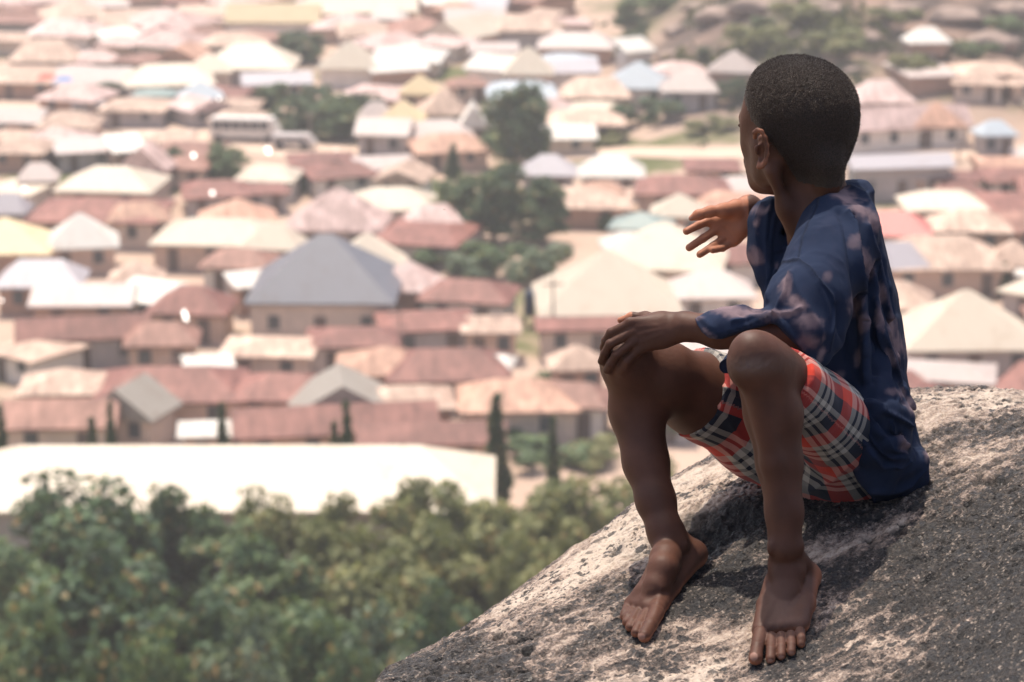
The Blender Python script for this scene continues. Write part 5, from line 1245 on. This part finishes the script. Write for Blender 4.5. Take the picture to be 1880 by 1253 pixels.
def build_shirt():
    S = Field(P(1240, 925, 3.62) - [0.02, 0.02, 0.02], P(1720, 315, 3.1) + [0.03, 0.03, 0.14], 0.0029)
    def st(y, x0, x1, dc, hd): return (y, x0, x1, dc, hd)
    sts = [st(336, 1556, 1590, 3.44, .03), st(348, 1528, 1600, 3.43, .055), st(380, 1492, 1602, 3.42, .10), st(420, 1468, 1613, 3.42, .125), st(480, 1440, 1630, 3.42, .135), st(540, 1410, 1645, 3.42, .135), st(600, 1405, 1653, 3.42, .13),
           st(660, 1420, 1661, 3.42, .13), st(720, 1450, 1665, 3.42, .135), st(780, 1480, 1667, 3.42, .14), st(840, 1500, 1672, 3.42, .145), st(900, 1560, 1664, 3.42, .13), st(925, 1590, 1640, 3.42, .09)]
    ys = np.array([s[0] for s in sts], float)
    sub = S._sub(S.lo, S.lo + S.n * S.h); sl, (gx, gy, gz) = sub
    D = -gz; py = 626.5 - gy / D * FPX; px = 940 + gx / D * FPX
    px, py = np.broadcast_arrays(px.astype(np.float32), py.astype(np.float32))
    cxx = np.interp(py, ys, [(s[1] + s[2]) / 2 for s in sts]).astype(np.float32)
    hw = np.interp(py, ys, [(s[2] - s[1]) / 2 for s in sts]).astype(np.float32)
    dc = np.interp(py, ys, [s[3] for s in sts]).astype(np.float32); hd = np.interp(py, ys, [s[4] for s in sts]).astype(np.float32)
    ux = (px - cxx) / hw; uz = (D - dc) / hd
    rr_ = (np.abs(ux) ** 2.2 + np.abs(uz) ** 2.2) ** (1 / 2.2)
    dist = (rr_ - 1) * np.minimum(hw * 3.4 / FPX, hd) * 0.8
    dist = np.maximum(dist, (336 - py) * 3.4 / FPX); dist = np.maximum(dist, (py - 918) * 3.4 / FPX)
    S.F[:] = np.minimum(S.F, dist)
    del ux, uz, rr_, cxx, hw, dc, hd
    # near shoulder, upper sleeve, elbow, forearm sleeve
    S.chain([(1558, 402, 3.385, 36), (1540, 428, 3.335, 52), (1512, 490, 3.275, 60), (1484, 560, 3.215, 66)], 0.035)
    S.chain([(1484, 560, 3.215, 66), (1480, 600, 3.195, 58)], 0.03)
    S.chain([(1500, 630, 3.19, 34), (1503, 652, 3.185, 14)], 0.035)
    S.chain([(1465, 598, 3.195, 40), (1400, 607, 3.20, 31), (1350, 603, 3.205, 31), (1310, 604, 3.215, 31), (1283, 604, 3.225, 27)], 0.012)
    S.chain([(1366, 583, 3.215, 19), (1340, 584, 3.215, 18)], 0.01)
    # far shoulder and drooping sleeve
    S.chain([(1500, 400, 3.50, 34), (1446, 408, 3.50, 38), (1421, 411, 3.48, 39), (1416, 460, 3.475, 34), (1421, 505, 3.465, 24), (1428, 545, 3.455, 15)], 0.02)
    S.chain([(1430, 545, 3.45, 18), (1438, 600, 3.43, 30)], 0.02)
    # cloth gathered behind on the boulder
    def rr(px, py, rp, f=0.75):
        r = rp * 3.38 / FPX; return (px, py, on_rock(px, py, r * f), rp)
    S.chain([(1640, 800, 3.40, 38), rr(1655, 862, 36)], 0.02)
    S.chain([rr(1600, 876, 28), rr(1640, 880, 30), rr(1674, 864, 30), rr(1688, 845, 18)], 0.015)
    S.chain([(1652, 715, 3.36, 22), (1672, 745, 3.355, 10), (1679, 751, 3.355, 4)], 0.012)
    S.chain([(1400, 645, 3.34, 28), (1352, 664, 3.315, 24), (1334, 673, 3.305, 18)], 0.01)     # flap on his lap
    # the cloth over the near hip
    S.chain([(1580, 700, 3.335, 55), (1590, 770, 3.322, 78), (1600, 838, 3.330, 66)], 0.02)
    # deep pleats down the back and the gathered folds round the hip
    S.chain([(1562, 404, 3.350, 7), (1572, 440, 3.322, 11), (1580, 494, 3.304, 13), (1586, 563, 3.294, 14), (1591, 640, 3.290, 15), (1594, 705, 3.288, 14)], 0.012)
    S.chain([(1598, 430, 3.36, 6), (1613, 480, 3.338, 10), (1626, 530, 3.335, 11), (1638, 580, 3.335, 10)], 0.012)
    S.chain([(1606, 560, 3.312, 8), (1624, 612, 3.312, 12), (1642, 660, 3.325, 12), (1656, 705, 3.34, 9)], 0.012)
    S.chain([(1548, 500, 3.282, 11), (1556, 580, 3.270, 16), (1562, 660, 3.270, 18), (1566, 700, 3.272, 12)], 0.014, mode='s')
    S.chain([(1588, 450, 3.335, 7), (1597, 510, 3.300, 10), (1604, 590, 3.286, 12), (1612, 680, 3.286, 11)], 0.010, mode='s')
    S.chain([(1566, 770, 3.266, 9), (1578, 805, 3.262, 11), (1594, 834, 3.268, 12), (1620, 860, 3.285, 13), (1658, 858, 3.312, 14), (1690, 846, 3.335, 12)], 0.010)
    S.chain([(1584, 755, 3.258, 7), (1600, 795, 3.256, 9), (1618, 822, 3.262, 10), (1644, 840, 3.285, 10), (1668, 838, 3.31, 8)], 0.008)
    S.chain([(1596, 742, 3.256, 6), (1616, 785, 3.256, 8), (1638, 815, 3.272, 9), (1660, 822, 3.30, 8)], 0.008)
    S.chain([(1610, 752, 3.258, 9), (1636, 756, 3.275, 15), (1662, 770, 3.31, 15), (1672, 780, 3.33, 7)], 0.010)
    S.chain([(1608, 775, 3.252, 6), (1630, 795, 3.258, 7), (1650, 800, 3.28, 6)], 0.008, mode='s')
    S.chain([(1592, 790, 3.250, 5), (1606, 815, 3.252, 6), (1628, 838, 3.262, 6)], 0.008, mode='s')
    # cut the sleeve opening and the hem (camera-side limits of the cloth)
    cut = [(1262, 572), (1269, 580), (1275, 600), (1286, 613), (1302, 621), (1345, 612), (1390, 597), (1412, 589), (1428, 590), (1450, 615), (1478, 645), (1498, 666), (1510, 720), (1200, 760), (1200, 560)]
    near = (D < 3.30)
    sd = in_poly_sd(px, py, cut) * 3.2 / FPX
    S.F[:] = np.where(np.broadcast_to(near, S.F.shape), np.maximum(S.F, -sd), S.F)
    del sd
    hem = [(1484, 655), (1512, 688), (1540, 722), (1558, 765), (1563, 800), (1563, 845), (1578, 880), (1606, 912), (1600, 1000), (1380, 1000), (1380, 700), (1440, 690)]
    sd = in_poly_sd(px, py, hem) * 3.3 / FPX
    S.F[:] = np.maximum(S.F, -sd - 0.012 * (np.broadcast_to(D, S.F.shape) > 3.40)); del sd
    # neck opening and arm openings
    S.chain([(1468, 290, 3.37, 62), (1487, 350, 3.385, 57), (1494, 392, 3.39, 45), (1480, 432, 3.40, 24)], 0.004, mode='s')
    S.chain([(1478, 300, 3.46, 40), (1490, 390, 3.44, 40)], 0.004, mode='s')
    S.cap(P(1446, 400, 3.44), P(1437, 446, 3.40), .006, .0085, 0.003, (np.array([0, 0, 1.0]), 6.0), mode='s')
    S.cap(P(1442, 425, 3.44), P(1434, 445, 3.40), .007, .0115, 0.003, (np.array([0, 0, 1.0]), 6.0), mode='s')
    S.chain([(1340, 372, 3.62, 30), (1390, 395, 3.575, 27), (1420, 420, 3.57, 24)], 0.003, mode='s')
    V, Q = S.mesh(); V = relax(V, Q, 2); N = vnormals(V, Q)
    x, y, d = to_px(V)
    folds = [
        ([(1556, 392), (1566, 415), (1573, 450), (1579, 494), (1584, 563), (1589, 639), (1590, 700)], 5, 9.0, 3.5),
        ([(1590, 415), (1598, 445), (1611, 480), (1622, 520), (1634, 570)], 5, 5.0, 3.6),
        ([(1600, 500), (1608, 563), (1623, 609), (1640, 650), (1655, 700)], 5, 6.0, 3.6),
        ([(1612, 600), (1622, 650), (1632, 700), (1650, 735)], 5, 5.0, 3.6),
        ([(1480, 430), (1510, 420), (1545, 410)], 14, 1.5, 3.4),
        ([(1452, 505), (1444, 535), (1434, 560), (1427, 577)], 5, 5.0, 3.3),
        ([(1427, 577), (1400, 583), (1370, 586), (1345, 590)], 5, 4.0, 3.3), ([(1427, 577), (1455, 574), (1470, 566)], 5, 3.5, 3.3),
        ([(1452, 505), (1468, 540), (1490, 575), (1510, 610)], 8, 3.0, 3.3),
        ([(1430, 580), (1455, 612), (1480, 642), (1497, 662)], 4, 3.0, 3.3),
        ([(1420, 486), (1440, 482), (1466, 480), (1485, 494), (1500, 512), (1528, 540), (1537, 565), (1533, 600), (1521, 645)], 4, 4.5, 3.35),
        ([(1500, 520), (1515, 545), (1525, 580)], 6, 2.5, 3.3),
        ([(1511, 343), (1504, 368), (1497, 386), (1484, 415), (1473, 440), (1466, 478)], 2.2, -2.0, 3.45),
        ([(1516, 343), (1509, 368), (1502, 386), (1489, 415), (1478, 440), (1471, 476)], 2.2, 1.6, 3.45),
        ([(1600, 352), (1606, 372), (1616, 400), (1622, 430)], 4, 4, 3.6), ([(1560, 345), (1585, 360), (1600, 385), (1610, 420)], 4, 3.5, 3.6),
        ([(1548, 340), (1570, 337), (1588, 334)], 3, 2.5, 3.6),
        ([(1400, 370), (1392, 395), (1390, 430), (1396, 480)], 5, 3, 3.6), ([(1418, 372), (1410, 400), (1407, 440), (1409, 500), (1412, 550)], 4, 4, 3.6),
        ([(1428, 380), (1420, 410), (1416, 440), (1414, 462), (1414, 500), (1404, 555)], 3, 5, 3.6),
        ([(1416, 462), (1430, 460), (1447, 455)], 3, 4, 3.5), ([(1450, 440), (1440, 470), (1424, 500), (1412, 540)], 4, 3.5, 3.5),
        ([(1425, 490), (1412, 530), (1404, 560)], 3, 3, 3.6),
        ([(1565, 772), (1578, 800), (1592, 828), (1619, 859), (1645, 856), (1668, 848)], 5, 7.0, 3.6),
        ([(1572, 750), (1590, 790), (1608, 815), (1634, 838), (1662, 842)], 4, 6.0, 3.6), ([(1585, 745), (1608, 790), (1634, 822), (1660, 835)], 4, 5.0, 3.6),
        ([(1620, 755), (1640, 762), (1662, 775), (1671, 782)], 5, 9.0, 3.6), ([(1634, 772), (1640, 795), (1650, 812), (1664, 818)], 4, 7.0, 3.6),
        ([(1600, 900), (1640, 906), (1670, 893), (1694, 862)], 5, 5, 3.6), ([(1676, 826), (1690, 830), (1699, 842), (1696, 862)], 4, 5, 3.6),
        ([(1530, 700), (1560, 730), (1590, 742), (1625, 748)], 6, 4, 3.5), ([(1545, 640), (1556, 680), (1575, 715)], 6, 4, 3.5),
        ([(1540, 560), (1548, 620), (1556, 680)], 7, -5, 3.5),
        ([(1280, 580), (1295, 590), (1310, 605)], 6, 2.5, 3.3), ([(1330, 562), (1352, 572), (1372, 590)], 6, -3, 3.3), ([(1372, 560), (1383, 574), (1400, 578)], 5, -5, 3.3),
    ]
    back = [([(px + 13, py + 3) for px, py in f[0]], 7, -0.85 * f[2], f[3]) for f in folds[:4]]
    back += [([(px - 16, py) for px, py in folds[0][0]], 9, -0.5 * folds[0][2], 3.5)]
    dz = cloth_bits(V, N, x, y, d, folds + back)
    # soft random creasing, stretched along the fall of the cloth
    q = V * np.array([30, 9, 30]); r1 = 1 - np.abs(fbm(q + 4, 3)); r2 = fbm(V * np.array([60, 26, 60]), 3)
    r3 = 1 - np.abs(fbm(V * np.array([13, 3.2, 13]) + 9, 2))
    dz += (r1 - 0.6) * 0.0022 + (r3 - 0.6) * 0.010 + r2 * 0.0006
    # hems: a rolled edge along the sleeve cut
    edge = np.exp(-(in_poly_sd(x, y, cut) / 3.0 - 1.0) ** 2) * (d < 3.30) * (N[:, 2] > 0.2)
    dz += edge * 0.0012
    V = V + N * dz[:, None]
    # bleached patches of the cloth
    bl = np.zeros(len(V))
    def sp(px, py, rx, ry, a=0.0, dm=3.4, dn=0.0, s=1.0):
        nonlocal bl
        ca, sa = math.cos(RAD(a)), math.sin(RAD(a)); u = (x - px) * ca + (y - py) * sa; v = -(x - px) * sa + (y - py) * ca
        bl = np.maximum(bl, s * sstep(1.5, 0.35, np.sqrt((u / rx) ** 2 + (v / ry) ** 2) + 0.42 * nz) * (d < dm) * (d > dn))
    nz = fbm(V * 48, 3) + 0.6 * fbm(V * 150, 2)
    for a in [(1548, 360, 30, 13, 25, 3.6), (1578, 386, 26, 15, 50, 3.6), (1600, 408, 10, 18, -20, 3.6), (1567, 448, 9, 11, 0, 3.6, 0, .5), (1590, 482, 9, 26, -12, 3.6), (1617, 536, 9, 22, -10, 3.6),
              (1572, 562, 14, 20, 0, 3.6, 0, .75), (1583, 590, 6, 22, 0, 3.6, 0, .8), (1613, 582, 7, 24, -15, 3.6), (1519, 508, 8, 8, 0, 3.6, 0, .35), (1640, 600, 6, 40, -8, 3.6, 0, .8), (1652, 640, 8, 24, -8, 3.6), (1634, 656, 9, 18, -30, 3.6, 0, .9), (1654, 722, 11, 9, 20, 3.6), (1677, 748, 9, 18, -30, 3.6),
              (1635, 722, 12, 6, 0, 3.6, 0, .6), (1654, 814, 8, 16, -15, 3.6), (1569, 852, 9, 11, 0, 3.6, 0, .5), (1540, 690, 9, 8, 0, 3.6, 0, .5), (1576, 655, 7, 14, 0, 3.6, 0, .7), (1698, 838, 5, 10, 0, 3.6, 0, .8),
              (1447, 530, 8, 26, 8, 3.3), (1462, 556, 26, 12, 40, 3.3), (1482, 592, 24, 16, 10, 3.3, 0, .85), (1440, 578, 34, 8, -6, 3.3), (1360, 576, 48, 8, 4, 3.3), (1330, 568, 24, 7, -10, 3.3), (1490, 625, 20, 15, 30, 3.3, 0, .8),
              (1506, 652, 6, 18, 20, 3.3), (1512, 620, 5, 12, 10, 3.3, 0, .7), (1297, 610, 14, 5, 30, 3.3, 0, .7), (1280, 582, 12, 5, 0, 3.3, 0, .5),
              (1400, 388, 16, 8, -20, 3.6, 3.35), (1390, 410, 7, 14, 0, 3.6, 3.35), (1388, 472, 10, 15, -20, 3.6, 3.35), (1426, 488, 4, 8, 0, 3.6, 3.35, .5)]:
        sp(*a)
    seam = np.zeros(len(V))
    for pl, dm in [([(1511, 343), (1504, 368), (1497, 386), (1484, 415), (1473, 440), (1466, 478)], 3.45), ([(1424, 490), (1440, 484), (1468, 482), (1487, 495), (1502, 513), (1530, 541), (1538, 566), (1534, 600), (1522, 645)], 3.4),
                   ([(1271, 583), (1278, 597), (1288, 608), (1303, 616), (1345, 607), (1390, 592), (1412, 584)], 3.3), ([(1553, 346), (1575, 340), (1592, 345)], 3.6)]:
        seam = np.maximum(seam, np.exp(-(poly_dist(x, y, pl) / 1.6) ** 2) * (d < dm) * (N[:, 2] > 0))
    return V, Q, N, np.stack([bl, seam, 0 * bl], -1)

def shirt_mat():
    m = NT('navy_cotton'); co = m.coord('Object')
    n1 = m.noise(co, 30, 4, 0.6); n2 = m.noise(co, 9, 3)
    wv = m.noise(m.coord('Object', (1, 1, 1)), 900, 1)
    base = m.mix(m.ramp(n2, [(0.35, 0.0), (0.7, 1.0)]), (0.0095, 0.016, 0.037), (0.018, 0.028, 0.058))
    base = m.mix(m.math('MULTIPLY', m.ramp(n1, [(0.5, 0.0), (0.75, 1.0)]), 0.10), base, (0.07, 0.06, 0.09))
    f = m.math('MULTIPLY', m.attr('bleach'), m.ramp(n1, [(0.2, 0.55), (0.6, 1.0)]))
    base = m.mix(m.math('MULTIPLY', f, 0.8), base, (0.235, 0.165, 0.175))
    base = m.mix(m.math('MULTIPLY', m.attr('seam'), 0.65), base, (0.006, 0.008, 0.016))
    nrm = m.bump(m.math('ADD', wv, m.math('MULTIPLY', n1, 0.6)), 0.22, 0.0012)
    return m.done(base, 0.92, 0.12, nrm)

def build_shorts():
    S = Field(P(1250, 935, 3.62) - [0.02, 0.02, 0.02], P(1640, 620, 3.1) + [0.03, 0.03, 0.09], 0.0027)
    aL = P(1580, 832, 3.38); bL = P(1414, 671, 3.102)
    S.cap(aL, bL, 90 * 3.375 / FPX, 58 * 3.08 / FPX, 0.02)
    S.chain([(1548, 834, 3.385, 84), (1600, 850, 3.42, 74)], 0.03)
    aR = P(1480, 796, 3.50); bR = P(1200, 692, 3.33)
    S.cap(aR, bR, 98 * 3.5 / FPX, 80 * 3.33 / FPX, 0.02)
    S.chain([(1490, 815, 3.44, 88), (1540, 830, 3.42, 84)], 0.04)
    S.chain([(1400, 800, 3.44, 80), (1500, 830, 3.44, 84)], 0.04)
    nL = unit(bL - aL); nR = unit(bR - aR)
    hL = P(1434, 691, 3.136); hR = P(1272, 728, 3.375)
    sl, (gx, gy, gz) = S._sub(S.lo, S.lo + S.n * S.h)
    # hems: cut square to each thigh, only on that thigh's own side
    pl = (gx - hL[0]) * nL[0] + (gy - hL[1]) * nL[1] + (gz - hL[2]) * nL[2]
    pr = (gx - hR[0]) * nR[0] + (gy - hR[1]) * nR[1] + (gz - hR[2]) * nR[2]
    dr = np.sqrt((gx - hR[0]) ** 2 + (gy - hR[1]) ** 2 + (gz - hR[2]) ** 2) - 0.13
    S.F[:] = np.maximum(S.F, -np.maximum(-pr, dr))
    dl = np.sqrt((gx - hL[0]) ** 2 + (gy - hL[1]) ** 2 + (gz - hL[2]) ** 2) - 0.085
    S.F[:] = np.maximum(S.F, -np.maximum(-pl, dl))
    # hollow the legs a little so that the hem is a rim of cloth

    V, Q = S.mesh(); V = relax(V, Q, 2); N = vnormals(V, Q)
    x, y, d = to_px(V)
    folds = [([(1320, 745), (1345, 780), (1370, 820)], 6, 3, 3.6), ([(1310, 690), (1340, 720), (1365, 740)], 6, 3, 3.6), ([(1330, 820), (1370, 860)], 6, 2, 3.6),
             ([(1490, 900), (1530, 880), (1560, 850)], 8, 3, 3.6), ([(1500, 760), (1520, 800), (1520, 850)], 10, 2, 3.6)]
    dz = cloth_bits(V, N, x, y, d, folds) + (1 - np.abs(fbm(V * 16, 3)) - 0.6) * 0.004
    V = V + N * dz[:, None]
    # weave coordinates: along each thigh and around it
    def uv(a, b, off):
        ax = unit(b - a); q = V - a; t = q @ ax; r = q - t[:, None] * ax
        e1 = unit(np.cross(ax, [0, 0, 1.0])); e2 = np.cross(ax, e1)
        ang = np.arctan2(r @ e1, r @ e2)
        return t, ang * 0.068 + off, np.linalg.norm(r, axis=1)
    tL, vL, rL = uv(aL, bL, 0.020); tR, vR, rR = uv(aR, bR, 0.0)
    left = rL < rR * 1.0 + 0.004
    u = np.where(left, tL, tR + 0.03); v = np.where(left, vL, vR)
    # under the seat the cloth runs on the bias
    return V, Q, N, np.stack([u, v, 0 * u], -1)

def plaid_mat():
    m = NT('plaid_cotton')
    a = m.n('ShaderNodeAttribute'); a.attribute_name = 'weave'
    sp = m.n('ShaderNodeSeparateXYZ'); m.l(a.outputs['Vector'], sp.inputs[0])
    RED, NAV, WHT = (0.60, 0.050, 0.026), (0.008, 0.014, 0.028), (0.42, 0.39, 0.34)
    st = [(0.0, RED), (0.25, NAV), (0.52, WHT), (0.62, NAV), (0.68, WHT), (0.78, NAV), (0.84, WHT), (0.96, RED)]
    def warp(sock, off):
        f = m.math('FRACT', m.math('ADD', m.math('MULTIPLY', sock, 1 / 0.098), off))
        return m.ramp(f, st, 'CONSTANT')
    A = warp(sp.outputs[0], 0.12); Bc = warp(sp.outputs[1], 0.3)
    # twill: threads of the two directions alternate
    tw = m.n('ShaderNodeTexWave'); tw.inputs['Scale'].default_value = 520; m.l(a.outputs['Vector'], tw.inputs['Vector'])
    fac = m.ramp(tw.outputs['Fac'], [(0.0, 0.38), (1.0, 0.62)])
    col = m.mix(fac, A, Bc)
    n = m.noise(a.outputs['Vector'], 60, 4)
    col = m.mix(m.math('MULTIPLY', n, 0.12), col, (0.06, 0.04, 0.04))
    return m.done(col, 0.85, 0.2, m.bump(m.noise(a.outputs['Vector'], 900, 1), 0.2, 0.001), Sheen_Weight=0.1)

def build_hair():
    B = Field(P(1340, 345, 3.5) - [0.02, 0.02, 0.02], P(1600, 85, 3.3) + [0.02, 0.02, 0.06], 0.0026)
    head_prims(B)
    B.chain([(1489, 285, 3.385, 52), (1500, 370, 3.40, 53)], 0.02)
    B.chain([(1520, 300, 3.33, 24), (1522, 330, 3.345, 26)], 0.02)
    sl, (gx, gy, gz) = B._sub(B.lo, B.lo + B.n * B.h)
    q = (gx - HC[0], gy - HC[1], gz - HC[2])
    l, u, f = [q[0] * a[0] + q[1] * a[1] + q[2] * a[2] for a in (HL, HU, HF)]
    # hairline: low at the nape, up in front of the ears, across the forehead
    line = np.interp(f, [-.10, -.03, -.015, -.003, .012, .030, .045, .070, .1], [-.106, -.103, -.098, -.078, -.035, -.018, -.005, .028, .035])
    t = 0.0046 * sstep(-0.004, 0.055, u - line + 0 * l) - 0.0016 * (u < line)
    B.F[:] = B.F - t.astype(np.float32)
    B.F[:] = np.maximum(B.F, (line - u - 0.002).astype(np.float32))
    V, Q = B.mesh(); V = relax(V, Q, 1); N = vnormals(V, Q)
    V = V + N * (fbm(V * 300, 2) * 0.0008)[:, None]
    q = V - HC; U = q @ HU; Fw = q @ HF
    ln = np.interp(Fw, [-.10, -.03, -.015, -.003, .012, .030, .045, .070, .1], [-.106, -.103, -.098, -.078, -.035, -.018, -.005, .028, .035])
    den = sstep(0.0, 0.05, U - ln)
    return V, Q, N, den

def hair_strands(V, Q, N, den, n=110000):
    c = V[Q].mean(1); cn = N[Q[:, 0]]; dn = den[Q].mean(1)
    pick = rng.choice(len(Q), n, p=dn / dn.sum()); r = rng.standard_normal((n, 3)); r2 = rng.standard_normal((n, 3))
    base = c[pick] + r * 0.0011; nn = cn[pick]
    base -= nn * 0.0008
    tan = np.cross(nn, r); tan /= np.linalg.norm(tan, axis=1, keepdims=True) + 1e-9
    bit = np.cross(nn, tan)
    L = (0.0012 + 0.0022 * rng.random(n))[:, None] * (0.35 + 0.65 * dn[pick])[:, None]
    w = 0.00022
    p0 = base; p1 = base + (nn * 0.75 + tan * 0.75) * L; p2 = p1 + (nn * 0.1 - tan * 0.6 + bit * 0.6) * L * 0.8
    side = bit * w
    Vs = np.concatenate([p0 - side, p0 + side, p1 - side, p1 + side, p2 - side * .4, p2 + side * .4])
    i = np.arange(n)
    F1 = np.stack([i, i + n, i + 3 * n, i + 2 * n], -1); F2 = np.stack([i + 2 * n, i + 3 * n, i + 5 * n, i + 4 * n], -1)
    return Vs, np.concatenate([F1, F2])

def build_person():
    root_loc = c2w(P(1560, 915, on_rock(1560, 915)))
    root = empty('person', root_loc)
    tag(root, 'barefoot boy in a bleached navy shirt and plaid shorts on the boulder, looking away', 'person')
    def put(name, V, Q, mat, attrs=None, parent=root, off=root_loc):
        return obj(name, np_mesh(name, c2w(V) - off, Q, True, attrs), mat, parent)
    V, Q, N, pale, nail, ash_highlight = build_body()
    put('body', V, Q, skin_mat(), {'pale': pale, 'nail': nail, 'ash_highlight': ash_highlight})
    V, Q, N, bl = build_shirt()
    put('shirt', V, Q, shirt_mat(), {'bleach': bl[:, 0], 'seam': bl[:, 1]})
    V, Q, N, wv = build_shorts()
    put('shorts', V, Q, plaid_mat(), {'weave': wv})
    V, Q, N, den = build_hair()
    m = NT('short_hair'); co = m.coord('Object')
    hm = m.done(m.mix(m.noise(co, 600, 2), (0.010, 0.0075, 0.0065), (0.040, 0.029, 0.024)), 0.55, 0.5, m.bump(m.noise(co, 500, 3, 0.7), 0.8, 0.002))
    m = NT('hair_strand'); co = m.coord('Object')
    hs = m.done(m.mix(m.noise(co, 900, 1), (0.026, 0.018, 0.015), (0.105, 0.078, 0.064)), 0.50, 0.35)
    h = put('hair', V, Q, hm)
    Vs, Fs = hair_strands(V, Q, N, den)
    o = put('hair_strands', Vs, Fs, hs, None, h)
    return root
# ------------------------------------------------------------------ build everything
build_ground(); build_roads(); build_town(); build_trees(); build_rock(); build_small(); build_person(); build_haze()
